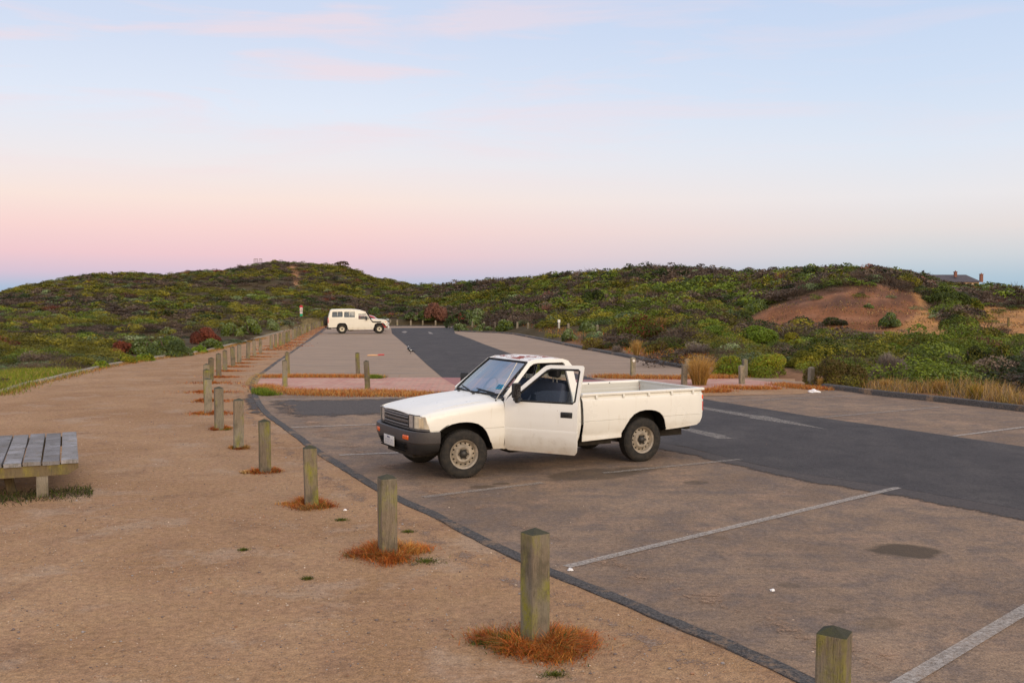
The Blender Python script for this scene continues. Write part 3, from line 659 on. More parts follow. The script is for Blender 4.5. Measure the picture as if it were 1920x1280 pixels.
M_STICK = simple('blue_sticker', (.02, .34, .55), .5); M_BEDIN = m_paint('scratched_tray_paint', (.62, .60, .54), dirt=(.34, .29, .22))

UTE = empty('utility_truck', (-.991, 13.71, 0.0), R(28.1))
tag(UTE, 'cream-white utility truck with rust patches on its roof and one door hanging open', 'utility truck')
TZ0 = [(.30, .78), (.37, .795), (.45, .818), (.55, .834), (.646, .840), (.652, .826), (.658, .839), (.75, .838), (.9, .826), (.99, .806), (1.02, .795), (1.5, .598), (1.56, .575)]
_tz, _tw = zip(*TZ0)
def Wz(z): return float(np.interp(z, _tz, _tw))
def Wx(x):                                    # plan taper towards the nose
    return 1.0 if x > .2 else 1.0 - .055 * ((.2 - x) / .8) ** 1.6
def side(y_sign, inset=0.0): return lambda x, z: (x, y_sign * (Wz(z) * Wx(x) - inset), z)
def htop(x):                                  # height of the bonnet line along the car's axis
    return float(np.interp(x, [-.68, -.64, -.58, -.45, -.2, .1, .35, .56], [.845, .875, .90, .935, .975, 1.012, 1.037, 1.052]))
def ztop(x, y): return htop(x) - .052 * abs(y / .74) ** 2.2
RF = .085
def fend(ysign):
    def f(x, v):
        w = (Wz(.85) * Wx(x)); zc = ztop(x, w - RF) - RF
        if v <= zc: return (x, ysign * Wz(v) * Wx(x) if v < .72 else ysign * (w + (Wz(.72) - Wz(.85)) * Wx(x) * (1 - min(1, (v - .72) / .13))), v)
        a = (v - zc) / RF
        if a < math.pi / 2: return (x, ysign * (w - RF + RF * math.cos(a)), zc + RF * math.sin(a))
        d = v - zc - RF * math.pi / 2; y = w - RF - d; return (x, ysign * y, ztop(x, y))
    return f
def vtop(x, yend):
    w = Wz(.85) * Wx(x); zc = ztop(x, w - RF) - RF; return zc + RF * math.pi / 2 + (w - RF - yend)
ARCH_F = [(-.372, .642), (-.335, .672), (-.28, .705), (-.20, .735), (-.10, .750), (.0, .752), (.09, .742), (.17, .718), (.24, .675), (.295, .61), (.335, .53), (.368, .45), (.395, .365)]
SEAM_Y = .70
for ys in (-1, 1):
    xs_top = [.558, .4, .2, 0, -.2, -.4, -.5, -.56]
    outl = [(-.500, .646)] + ARCH_F + [(.565, .362), (.566, .6), (.562, .95)] + [(x, vtop(x, SEAM_Y * (1 if x > -.2 else 1 - .03 * (-.2 - x)))) for x in xs_top] + [(-.595, .86), (-.575, .845), (-.52, .72)]
    bm = panel_bm(outl, [], fend(ys), .06, .03, extra_z=(.646, .652, .658)); obj_bm('fender', bm, M_PAINT, UTE, solid=.012)
# bonnet
xs_ = list(np.linspace(.545, -.5, 14)) + [-.55, -.59, -.62, -.645, -.66]
def hood_pt(x, y):
    xe = x
    if x < -.2: xe = x + .075 * abs(y / .74) ** 3 * ((-.2 - x) / .46) ** 1.5          # the front edge sweeps back at the corners
    if x > .3: xe = x + .07 * abs(y / .7) ** 2 - .10 * (1 - abs(y / .7) ** 2) * ((x - .3) / .245)
    z = ztop(x, y) + (.006 if .28 < abs(y) < .50 else 0.0) * min(1, max(0, (x + .6) / .3)) + .004
    return (xe, y, z)
ysl = [-.694, -.66, -.6, -.52, -.48, -.30, -.26, -.1, 0, .1, .26, .30, .48, .52, .6, .66, .694]
bm = bmesh.new(); add_grid(bm, [[hood_pt(x, y * (1 if x > -.45 else 1 + .10 * (-.45 - x))) for y in ysl] for x in xs_]); bmesh.ops.recalc_face_normals(bm, faces=bm.faces[:])
hood = obj_bm('bonnet', bm, M_PAINT, UTE, solid=.014, ang=50)
for nx, ny in ((.40, -.22), (.40, .25)):
    bm = bmesh.new(); add_box(bm, (nx, ny, ztop(nx, ny) + .022), (.035, .028, .016)); obj_bm('washer_nozzle', bm, M_BLACK, UTE, bevel=.004)
# scuttle
bm = bmesh.new(); add_grid(bm, [[(.42 + .13 * abs(y / .7) ** 2 + dx, y, ztop(.5, y) - dz) for y in np.linspace(-.70, .70, 15)] for dx, dz in ((-.02, .06), (.0, .03), (.10, .0), (.16, .01))])
obj_bm('scuttle', bm, M_PAINT, UTE, solid=.01)
# face of the car: plan curves
def face_x(y, x0=-.655): return x0 + .028 * abs(y / .6) ** 2 + (.0 if abs(y) < .62 else 3.1 * (abs(y) - .62) ** 1.75)
def sweep_face(name, y0, y1, prof, mat, parent=UTE, n=24, fx=face_x, solid=.01, ang=40, bevel=0):
    bm = bmesh.new(); rows = []
    for k in range(n + 1):
        y = y0 + (y1 - y0) * k / n; rows.append([(fx(y) + dx, y * 1.0, z) for dx, z in prof])
    add_grid(bm, rows); bmesh.ops.recalc_face_normals(bm, faces=bm.faces[:]); return obj_bm(name, bm, mat, parent, solid=solid, ang=ang, bevel=bevel)
GR = sweep_face('grille', -.44, .44, [(-.004, .845), (-.010, .828), (.03, .825), (.035, .675), (-.006, .672), (-.004, .655)], M_GRIL)
bm = bmesh.new(); add_box(bm, (-.60, 0, .75), (.02, .86, .15)); obj_bm('grille_recess', bm, M_DARK, GR, smooth=False)
for zc_, hh in ((.800, .018), (.752, .030), (.700, .018)):
    sweep_face('grille_bar', -.43, .43, [(.028, zc_ + hh / 2), (-.012, zc_ + hh / 2), (-.014, zc_), (-.010, zc_ - hh / 2), (.028, zc_ - hh / 2)], M_GRIL, GR)
for k in range(-8, 9):
    bm = bmesh.new(); add_box(bm, (-.618, k * .05, .75), (.03, .006, .14)); obj_bm('grille_fin', bm, M_BLACK, GR, smooth=False) if k % 2 == 0 else bm.free()
def face_pt(y, s):                        # wrap-round corner line at headlamp height; s slides round the corner
    return None
def corner_path(y_a, side_len):           # points from the front round to the flank
    pts = []
    for y in np.linspace(y_a, .70, 8): pts.append((face_x(y) - .004, y))
    x0, y0 = pts[-1]
    for k in range(1, 7):
        a = k / 6; pts.append((x0 + (-.505 - x0) * a ** 1.1, y0 + (.800 - y0) * math.sin(a * math.pi / 2)))
    return pts
for ys in (-1, 1):
    path = corner_path(.455, 1)
    def lamp(name, sub, z0, z1, mat, bulge=.006, slant=0.0):
        bm = bmesh.new(); rows = []
        n = len(sub)
        for i, (x, y) in enumerate(sub):
            e = math.sin(math.pi * (i + .5) / n) * bulge
            zt = z1
            rows.append([(x - e * .2 + slant * (z - z0) * (i / (n - 1)) ** 3, ys * (y + e * .3), z) for z in np.linspace(z0, zt, 6)])
        add_grid(bm, rows); bmesh.ops.recalc_face_normals(bm, faces=bm.faces[:]); return obj_bm(name, bm, mat, UTE, solid=.012, ang=60)
    dpath = []
    for a, b in zip(path, path[1:]):
        for k in range(4): dpath.append((a[0] + (b[0] - a[0]) * k / 4, a[1] + (b[1] - a[1]) * k / 4))
    dpath.append(path[-1])
    i0 = next(i for i, p in enumerate(dpath) if p[1] > .575); i1 = next(i for i, p in enumerate(dpath) if p[1] > .590)
    hl = lamp('headlight', dpath[:i0], .682, .842, M_LENS)
    # dark surround behind, reflector ribs in front
    corner = lamp('corner_lamp', dpath[i1:], .682, .842, M_LENSW, slant=-.42)
    bm = bmesh.new(); sub = [p for p in dpath if .66 < p[1] < .775 and p[0] > -.66]
    rows = [[(x - .012, ys * (y + .010), z) for z in (.700, .76, .82)] for x, y in sub[2:-6]]
    if len(rows) > 1:
        add_grid(bm, rows); obj_bm('indicator_window', bm, simple('amber_cream_lens', (.66, .54, .36), .3, coat=.4), corner, solid=.006)
    bm = bmesh.new()
    for z0, z1 in ((.655, .680), (.844, .856)):
        add_grid(bm, [[(x - .003, ys * (y + .002), z) for z in (z0, z1)] for x, y in (dpath if z0 < .7 else [p for p in dpath if p[0] < -.585])])
    add_grid(bm, [[(x + .012, ys * (y - .012), z) for z in (.66, .84)] for x, y in dpath if x < -.56])
    add_grid(bm, [[(dpath[i0][0] - .01, ys * (dpath[i0][1] - .004), z), (dpath[i1][0] - .01, ys * (dpath[i1][1] + .004), z)] for z in (.66, .85)])
    bmesh.ops.recalc_face_normals(bm, faces=bm.faces[:]); obj_bm('lamp_surround', bm, M_GRIL, UTE, solid=.008)
# bumper: one sweep front and both corners
def bump_path():
    half = [(-.735, 0), (-.733, .2), (-.727, .4), (-.712, .55), (-.69, .65), (-.655, .725), (-.60, .785), (-.53, .822), (-.45, .838), (-.372, .842)]
    pts = [(x, -y) for x, y in half[::-1]] + half[1:]
    return densify(pts, .04)
bp = bump_path()
def bsweep(prof_f, mat, name, parent=UTE):
    rows = []
    for i, (x, y) in enumerate(bp):
        a = bp[max(i - 1, 0)]; b = bp[min(i + 1, len(bp) - 1)]; d = Vector((b[0] - a[0], b[1] - a[1])).normalized(); n = Vector((-d.y, d.x))   # outward
        rows.append([(x + n.x * o, y + n.y * o, z) for o, z in prof_f(x, y)])
    bm = bmesh.new(); add_grid(bm, rows); bmesh.ops.recalc_face_normals(bm, faces=bm.faces[:]); return obj_bm(name, bm, mat, parent, ang=32)
d0 = Vector((bp[5][0] - bp[4][0], bp[5][1] - bp[4][1])).normalized(); _sgn = 1 if (-d0.y) * 0 + d0.x * -1 > 0 else -1
cx = sum(p[0] for p in bp) / len(bp)
def outw(i): pass
# orientation test: at the middle the outward direction must be -x
im = len(bp) // 2; dm = Vector((bp[im + 1][0] - bp[im - 1][0], bp[im + 1][1] - bp[im - 1][1])).normalized(); SG = 1 if -dm.y < 0 else -1
def prof_band(x, y):
    g = SG; return [(-.07 * g, .640), (-.012 * g, .648), (0, .640), (.004 * g, .60), (.004 * g, .545), (-.002 * g, .500), (-.010 * g, .492), (-.018 * g, .480)]
BUMPER = bsweep(prof_band, M_BUMP, 'front_bumper')
def prof_low(x, y):
    g = SG; k = min(1, max(0, (x + .72) / .3)); t = .03 + .05 * k
    return [(-.018 * g, .482), (-.026 * g, .44), (-(.04 + t * .3) * g, .39), (-(.055 + t) * g, .335 + .02 * k), (-(.11 + t) * g, .315 + .03 * k), (-(.2 + t) * g, .33 + .03 * k)]
VAL = bsweep(prof_low, M_BLACK, 'bumper_valance', BUMPER)
for zc_ in (.455, .425, .395, .365):
    bm = bmesh.new(); add_box(bm, (-.712 + (.455 - zc_) * .18, 0, zc_), (.02, .92 - (.455 - zc_) * .6, .015)); obj_bm('intake_slot', bm, M_DARK, BUMPER, smooth=False)
for ys in (-1, 1):
    bm = bmesh.new(); add_box(bm, (-.716, ys * .50, .560), (.030, .150, .062), Matrix.Rotation(-ys * R(7), 4, 'Z')); obj_bm('indicator_lamp', bm, M_ORANGE, BUMPER, bevel=.012)
bm = bmesh.new(); add_box(bm, (-.748, .02, .462), (.008, .37, .134)); PL = obj_bm('number_plate', bm, M_PLATE, UTE, bevel=.003)
bm = bmesh.new(); rnd = random.Random(4)                       # the plate's blurred writing: a line of small characters over faint tall ones
for k in range(3): add_box(bm, (-.7535, .07 - k * .035, .502), (.002, .017, .024)); add_box(bm, (-.7535, .07 - k * .035 - .004, .502 + .006), (.003, .022, .006))
obj_bm('plate_writing', bm, M_INK, PL, smooth=False)
bm = bmesh.new()
for k in range(6): add_box(bm, (-.7530, .13 - k * .052, .452), (.0015, .008, .060)); add_box(bm, (-.7530, .13 - k * .052 - .012, .452 + (-.02 if k % 2 else .02)), (.0015, .022, .007))
obj_bm('plate_writing', bm, simple('plate_pale_ink', (.36, .36, .42), .5), PL, smooth=False)

# ---- cab
WB, WT = 1.065, 1.487          # windscreen base / head heights
def ws_pt(u, v, off=0.0):      # u -1..1 across, v 0..1 up
    yb, yt = .700, .585; xb = .455 + .135 * abs(u) ** 2.2; xt = 1.005 + .055 * abs(u) ** 2.2
    y = (yb + (yt - yb) * v) * u; x = xb + (xt - xb) * v - .012 * math.sin(math.pi * v) - off; z = WB - .004 * (1 - abs(u)) + (WT + .012 * (1 - abs(u) ** 2) - WB) * v + off * .8
    return (x, y, z)
bm = bmesh.new(); add_grid(bm, [[ws_pt(u, v) for v in np.linspace(.02, .985, 9)] for u in np.linspace(-.97, .97, 19)]); WS = obj_bm('windscreen', bm, M_WS, UTE, ang=80)
bm = bmesh.new()
for rng_ in ([(u, .0) for u in np.linspace(-1, 1, 21)], [(u, 1.0) for u in np.linspace(-1, 1, 21)], [(-1.0, v) for v in np.linspace(0, 1, 9)], [(1.0, v) for v in np.linspace(0, 1, 9)]):
    add_tube(bm, [ws_pt(u * .985, .01 + v * .98, .004) for u, v in rng_], .014, 6)
obj_bm('windscreen_seal', bm, M_RUB, WS)
bm = bmesh.new(); q = [ws_pt(-.90, .17, .006), ws_pt(-.73, .175, .006), ws_pt(-.73, .30, .006), ws_pt(-.90, .295, .006)]; bm.faces.new([bm.verts.new(p) for p in q]); obj_bm('registration_sticker', bm, M_STICK, WS, solid=.002, smooth=False)
bm = bmesh.new(); a, b_, c_, d_ = [Vector(p) + Vector((-.004, 0, .004)) for p in q]
for s0, s1 in ((.15, .35), (.45, .55), (.68, .85)):
    for (u0, u1) in ((.12, .45), (.55, .88)):
        f = lambda u, v: (a + (b_ - a) * u) + ((d_ - a)) * v
        bm.faces.new([bm.verts.new(f(*p)) for p in ((u0, s0), (u1, s0), (u1, s1), (u0, s1))])
obj_bm('sticker_print', bm, M_INK, WS, smooth=False)
for (ya, yb2, yc) in ((-.10, -.52, 0), (.48, .08, 0)):
    bm = bmesh.new(); p0 = Vector(ws_pt(ya / .7, -.02, .012)); p1 = Vector(ws_pt((ya * .35 + yb2 * .65) / .7, .055, .03)); add_tube(bm, [p0, p1], .006, 6)
    A2 = Vector(ws_pt((yb2 - .06) / .7, .03, .014)); B2 = Vector(ws_pt((ya - .04) / .7, .10, .014)); add_tube(bm, [A2, B2], .009, 6); add_cyl(bm, p0 + Vector((0, 0, -.02)), p0 + Vector((0, 0, .02)), .018)
    obj_bm('wiper', bm, M_BLACK, UTE)
# A pillars, header, drip rail, door surrounds: side frame with the door opening cut out
OPEN = [(.600, .44), (.592, .60), (.585, .99), (.625, 1.04), (1.065, 1.430), (1.13, 1.462), (1.20, 1.470), (1.60, 1.470), (1.625, 1.445), (1.640, .98), (1.640, .60), (1.625, .46), (1.60, .425), (.62, .425)]
FRAME_O = [(.574, .362), (.572, .985), (.600, 1.035), (.585, 1.062), (1.050, 1.486), (1.16, 1.515), (1.60, 1.518), (1.69, 1.49), (1.735, 1.42), (1.752, 1.02), (1.756, .60), (1.740, .45), (1.722, .362)]
for ys in (-1, 1):
    bm = panel_bm(FRAME_O, [OPEN], side(ys, .004), .07, .05, extra_z=(.646, .652, .658)); obj_bm('cab_side', bm, M_PAINT, UTE, solid=.035)
    bm = bmesh.new(); add_tube(bm, [(x, ys * (Wz(z) + .004), z) for x, z in ((.61, 1.06), (.80, 1.235), (1.055, 1.47), (1.10, 1.488), (1.17, 1.500), (1.62, 1.500), (1.65, 1.485))], .011, 6); obj_bm('drip_rail', bm, M_PAINT, UTE)
    bm = bmesh.new(); add_tube(bm, [(x, ys * (Wz(z) - .022), z) for x, z in ((.60, 1.00), (.64, 1.05), (1.068, 1.428), (1.13, 1.460), (1.20, 1.468), (1.595, 1.468), (1.618, 1.445), (1.632, 1.0), (1.632, .62), (1.61, .44), (.62, .437), (.60, .62), (.598, 1.0))], .009, 6); obj_bm('door_seal', bm, M_RUB, UTE)
    bm = bmesh.new(); add_box(bm, (1.10, ys * .77, .375), (1.08, .06, .05)); obj_bm('sill', bm, M_PAINT, UTE, bevel=.01)
# roof
def roof_pt(s, u):              # s 0 front .. 1 rear (then rolls down to the back panel)
    xz = [(1.015, 1.492), (1.05, 1.506), (1.12, 1.524), (1.25, 1.538), (1.42, 1.543), (1.58, 1.534), (1.67, 1.516), (1.715, 1.492), (1.742, 1.455), (1.752, 1.40)]
    i = s * (len(xz) - 1); k = min(int(i), len(xz) - 2); f = i - k; x = xz[k][0] * (1 - f) + xz[k + 1][0] * f; z = xz[k][1] * (1 - f) + xz[k + 1][1] * f
    e = abs(u); yy = u * .598; drop = .014 * e ** 2 + (.020 * ((e - .9) / .1) ** 2 if e > .9 else 0)
    return (x + (.045 * e ** 2.2 if s < .4 else 0) * (1 - s / .4 if s < .4 else 0), yy * (1 - .02 * s), z - drop)
bm = bmesh.new(); add_grid(bm, [[roof_pt(s, u) for s in np.linspace(0, 1, 28)] for u in list(np.linspace(-1, -.9, 4)) + list(np.linspace(-.8, .8, 17)) + list(np.linspace(.9, 1, 4))]); bmesh.ops.recalc_face_normals(bm, faces=bm.faces[:])
obj_bm('roof', bm, M_ROOF, UTE, solid=.012, ang=60)
bm = bmesh.new(); add_grid(bm, [[(x, y, z) for x, z in ((1.04, 1.468), (1.65, 1.485))] for y in (-.56, .56)]); obj_bm('roof_lining', bm, M_TRIM, UTE, solid=.006, smooth=False)
# back panel with window
def backp(y, z): return (1.752, y, z)
bo = [(-.79, .42), (.79, .42), (.80, .98), (.61, 1.42), (.56, 1.45), (-.56, 1.45), (-.61, 1.42), (-.80, .98)]
bm = panel_bm(bo, [[(-.54, 1.06), (.54, 1.06), (.49, 1.395), (-.49, 1.395)]], backp, 0, 0); obj_bm('cab_back', bm, M_PAINT, UTE, solid=.02, smooth=False)
bm = bmesh.new(); bm.faces.new([bm.verts.new((1.752, y, z)) for y, z in ((-.545, 1.055), (.545, 1.055), (.495, 1.40), (-.495, 1.40))]); RWN = obj_bm('rear_window', bm, M_GL, UTE, smooth=False)
bm = bmesh.new(); add_tube(bm, [(1.748, y, z) for y, z in ((-.545, 1.055), (.545, 1.055), (.495, 1.40), (-.495, 1.40), (-.545, 1.055))], .014, 6); obj_bm('window_seal', bm, M_RUB, RWN)
# cabin
bm = bmesh.new(); add_box(bm, (1.17, 0, .42), (1.12, 1.50, .03)); add_box(bm, (.60, 0, .70), (.03, 1.46, .62)); obj_bm('cabin_floor', bm, M_DARK, UTE, smooth=False)
bm = bmesh.new(); add_box(bm, (.70, 0, .93), (.26, 1.40, .20)); add_box(bm, (.62, 0, 1.02), (.22, 1.36, .06)); add_box(bm, (.78, .38, 1.01), (.10, .36, .06)); obj_bm('dashboard', bm, M_DASH, UTE, bevel=.03)
bm = bmesh.new(); add_box(bm, (1.24, 0, .62), (.52, 1.30, .20), Matrix.Rotation(R(-6), 4, 'Y')); SEAT = obj_bm('bench_seat', bm, M_SEAT, UTE, bevel=.05)
bm = bmesh.new(); add_box(bm, (1.585, 0, .90), (.15, 1.30, .56), Matrix.Rotation(R(12), 4, 'Y')); obj_bm('backrest', bm, M_SEAT, SEAT, bevel=.05)
for y in (-.40, .38):
    bm = bmesh.new(); add_box(bm, (1.60, y, 1.335), (.09, .26, .17), Matrix.Rotation(R(8), 4, 'Y')); HR = obj_bm('headrest', bm, M_SEATD, UTE, bevel=.035)
    for d in (-.055, .055): bm = bmesh.new(); add_cyl(bm, (1.605, y + d, 1.14), (1.60, y + d, 1.27), .006, seg=8); obj_bm('headrest_stalk', bm, M_CHROME, HR)
bm = bmesh.new(); mt = Matrix.Translation((.955, .38, 1.05)) @ Matrix.Rotation(R(-62), 4, 'Y')
rr_ = [mt @ Vector((.185 * math.cos(a), .185 * math.sin(a), 0)) for a in [2 * math.pi * k / 28 for k in range(29)]]
add_tube(bm, rr_, .015, 8); add_tube(bm, [mt @ Vector((.0, -.17, 0)), mt @ Vector((0, 0, -.03)), mt @ Vector((0, .17, 0))], .013, 6); add_tube(bm, [mt @ Vector((0, 0, -.03)), Vector((.78, .38, .95))], .03, 8); obj_bm('steering_wheel', bm, M_BLACK, UTE)
bm = bmesh.new(); add_box(bm, (1.04, 0, 1.405), (.03, .22, .06)); add_cyl(bm, (1.04, 0, 1.42), (1.06, 0, 1.48), .01); obj_bm('interior_mirror', bm, M_BLACK, UTE, bevel=.012)
for y, hx in ((-.5, 1), (.5, 1)):
    bm = bmesh.new(); add_box(bm, (1.03, y * .72, 1.452), (.16, .36, .014), Matrix.Rotation(R(-30), 4, 'Y')); obj_bm('sun_visor', bm, M_TRIM, UTE, bevel=.005)

# ---- doors (built closed; the near one is swung open about its hinge)
DOOR = [(.590, .365), (.583, .60), (.578, .985), (.612, 1.035), (1.060, 1.446), (1.10, 1.472), (1.15, 1.482), (1.628, 1.486), (1.642, 1.474), (1.645, 1.43), (1.652, .98), (1.654, .62), (1.640, .46), (1.622, .375), (1.60, .345), (.62, .345)]
DWIN = [(.720, 1.012), (1.575, 1.012), (1.600, 1.035), (1.596, 1.418), (1.578, 1.434), (1.175, 1.430), (1.125, 1.410), (1.075, 1.368), (.712, 1.045), (.706, 1.022)]
def make_door(ys, name, ang):
    hx, hy = .585, ys * .822
    f0 = side(ys, -.002)
    def f(x, z): p = f0(x, z); return (p[0] - hx, p[1] - hy, p[2])
    flare = lambda x, z: f(x, z)
    bm = panel_bm(DOOR, [DWIN], f, .08, .05, extra_z=(.646, .652, .658)); d = obj_bm(name, bm, M_PAINT, UTE, solid=.03, loc=(hx, hy, 0), rot=(0, 0, ang))
    fi = lambda x, z: (lambda p: (p[0], p[1] - ys * .045, p[2]))(f(x, z))
    low = [(.61, .40), (.60, .98), (1.62, .98), (1.635, .62), (1.61, .40)]
    bm = panel_bm(low, [], fi, .1, .1); obj_bm('door_trim', bm, M_TRIM, d, solid=.03)
    gl = panel_bm([(.715, 1.0), (1.595, 1.0), (1.592, 1.41), (1.56, 1.432), (1.20, 1.43), (1.12, 1.403), (1.07, 1.365), (.71, 1.05)] if ys > 0 else [(.86, 1.0), (1.595, 1.0), (1.595, 1.155), (1.2, 1.16), (1.05, 1.145), (.93, 1.10)], [], fi, .2, .1); g = obj_bm('side_window', gl, M_GL, d, smooth=True)
    bm = bmesh.new(); ring = DWIN + [DWIN[0]]; add_tube(bm, [(lambda p: (p[0], p[1] + ys * .012, p[2]))(f(x, z)) for x, z in ring], .015, 6); obj_bm('window_seal', bm, M_RUB, d)
    bm = bmesh.new(); p = f(1.50, .862); add_box(bm, (p[0], p[1] + ys * .012, p[2]), (.170, .024, .076)); h = obj_bm('door_handle', bm, M_BLACK, d, bevel=.010)
    bm = bmesh.new(); add_box(bm, (p[0] - .01, p[1] + ys * .026, p[2] + .006), (.10, .008, .034)); obj_bm('handle_grip', bm, M_RUB, h, bevel=.003)
    # mirror on its arm
    p = Vector(f(.80, 1.03)); bm = bmesh.new(); q = p + Vector((.02, ys * .16, .10))
    add_tube(bm, [p, p + Vector((0, ys * .07, -.02)), p + Vector((.01, ys * .13, -.015)), q - Vector((0, 0, .05))], [.028, .024, .028, .024], 8)
    mm = Matrix.Translation(q + Vector((0, 0, .03))) @ Matrix.Rotation(ys * R(20), 4, 'Z')
    mr = obj_bm('door_mirror', bm, M_BLACK, d)
    bm = bmesh.new(); r_ = bmesh.ops.create_cube(bm, size=1, matrix=mm @ Matrix.Diagonal((.06, .13, .20, 1))); obj_bm('mirror_shell', bm, M_BLACK, mr, bevel=.022)
    bm = bmesh.new(); bmesh.ops.create_cube(bm, size=1, matrix=mm @ Matrix.Translation((.031, 0, 0)) @ Matrix.Diagonal((.004, .105, .165, 1))); obj_bm('mirror_glass', bm, simple('mirror_glass', (.10, .10, .11), .15, metal=1), mr, smooth=False)
    return d
dn = make_door(-1, 'door', -R(57)); tag(dn, 'passenger door standing wide open')
make_door(1, 'door', 0.0)

# ---- tray
ARCH_R = [(2.440, .393), (2.490, .50), (2.530, .575), (2.590, .655), (2.660, .712), (2.75, .748), (2.85, .762), (2.95, .758), (3.04, .742), (3.11, .712), (3.165, .665), (3.200, .60), (3.225, .52), (3.238, .452)]
BED = [(1.782, .372)] + ARCH_R + [(3.55, .470), (3.80, .492), (3.865, .53), (3.905, .60), (3.918, .70), (3.920, .96), (3.905, 1.00), (3.895, 1.012), (1.785, 1.012), (1.800, .80), (1.806, .62), (1.800, .46)]
def bedw(z): return float(np.interp(z, [.36, .40, .425, .46, .56, .646, .652, .658, .80, .90, .945, .96, .985, 1.02], [.83, .832, .815, .812, .834, .843, .829, .842, .842, .838, .832, .816, .806, .802]))
def bedside(ys):
    def f(x, z):
        w = bedw(z) if x < 3.3 else bedw(max(z, .5)); k = max(0, (x - 3.78) / .14); return (x, ys * (w - .035 * k ** 2), z)
    return f
for ys in (-1, 1):
    bm = panel_bm(BED, [], bedside(ys), .08, .04, extra_z=(.646, .652, .658, .945, .96)); s_ = obj_bm('tray_side', bm, M_PAINT, UTE, solid=.012)
    bm = bmesh.new(); rows = [[(x, ys * y, z) for y, z in ((.805, 1.005), (.846, 1.006), (.850, 1.022), (.846, 1.038), (.80, 1.042), (.765, 1.040), (.755, 1.02), (.755, .99))] for x in (1.782, 2.3, 2.9, 3.5, 3.925)]
    add_grid(bm, rows); [bm.faces.new([bm.verts.new(p) for p in r]) for r in (rows[0][::-1], rows[-1])]; obj_bm('tray_rail', bm, M_PAINT, UTE)
    for hx in (2.02, 2.48, 2.92, 3.33, 3.72):
        bm = bmesh.new(); add_box(bm, (hx, ys * .838, .982), (.030, .020, .052)); obj_bm('rope_hook', bm, M_PAINT, s_, bevel=.005)
    bm = bmesh.new(); rows = [[(x, ys * y, z) for y, z in ((.757, 1.01), (.757, .93), (.745, .92), (.745, .87), (.757, .86), (.757, zb_))] for x, zb_ in ((1.80, .60), (2.40, .60), (2.41, .80), (3.27, .80), (3.28, .60), (3.88, .60))]; add_grid(bm, rows); obj_bm('tray_inner_wall', bm, M_BEDIN, UTE, solid=.008)
    bm = bmesh.new()
    add_grid(bm, [[(2.85 + .42 * math.cos(a), ys * y, .60 + .22 * math.sin(a)) for y in (.56, .76)] for a in np.linspace(0, math.pi, 14)])
    bm.faces.new([bm.verts.new((2.85 + .42 * math.cos(a), ys * .56, .60 + .22 * math.sin(a))) for a in np.linspace(0, math.pi, 14)]); obj_bm('wheel_box', bm, M_BEDIN, UTE, solid=.006)
    # inner arch liners: dark sheet metal following each opening
    for arch, nm in ((ARCH_F, 'wheel_arch'), (ARCH_R, 'wheel_arch')):
        bm = bmesh.new(); add_grid(bm, [[(x + (0 if 0 else 0), ys * y, z + .008) for y in (.575, .66, .80, .826)] for x, z in arch]); bm.faces.new([bm.verts.new((x, ys * .575, z + .006)) for x, z in arch]); obj_bm(nm, bm, M_DARK, UTE, solid=.006)
    # tail lamp
    bm = bmesh.new(); L0 = None
    for z0, z1, mt_ in ((.865, .930, M_AMBER), (.838, .862, M_WHITEL), (.695, .835, M_RED)):
        b3 = bmesh.new(); add_box(b3, (3.915, ys * .765, (z0 + z1) / 2), (.034, .105, z1 - z0)); o3 = obj_bm('tail_lamp' if L0 is None else 'tail_lamp', b3, mt_, UTE, bevel=.008)
    bm.free()
bm = bmesh.new(); add_box(bm, (2.84, 0, .605), (2.10, 1.10, .02)); [add_box(bm, (x, y, .605), (l, .20, .02)) for x, l in ((2.10, .60), (3.59, .60)) for y in (-.65, .65)]; [add_box(bm, (2.84, y, .618), (2.06, .05, .012)) for y in np.linspace(-.50, .50, 9)]; obj_bm('tray_floor', bm, M_BEDIN, UTE, smooth=False)
bm = bmesh.new(); add_box(bm, (1.805, 0, .81), (.035, 1.52, .42)); add_box(bm, (1.80, 0, 1.025), (.05, 1.60, .03)); [add_box(bm, (1.824, y, .80), (.02, .10, .36)) for y in (-.5, -.17, .17, .5)]; obj_bm('tray_front_wall', bm, M_BEDIN, UTE, bevel=.006)
bm = bmesh.new(); add_box(bm, (3.895, 0, .80), (.040, 1.46, .42)); add_box(bm, (3.895, 0, 1.022), (.055, 1.50, .034)); add_box(bm, (3.872, 0, .88), (.012, 1.36, .07)); add_box(bm, (3.872, 0, .72), (.012, 1.36, .07)); TG = obj_bm('tailgate', bm, M_BEDIN, UTE, bevel=.008)
bm = bmesh.new(); add_box(bm, (3.925, 0, .86), (.02, .18, .05)); obj_bm('tailgate_handle', bm, M_BLACK, TG, bevel=.005)
for x in (2.0, 2.4, 2.75, 2.9, 3.3):
    bm = bmesh.new(); add_cyl(bm, (x, .758, 1.018), (x, .748, 1.018), .009, seg=8); obj_bm('rivet', bm, M_DARK, UTE, smooth=False)
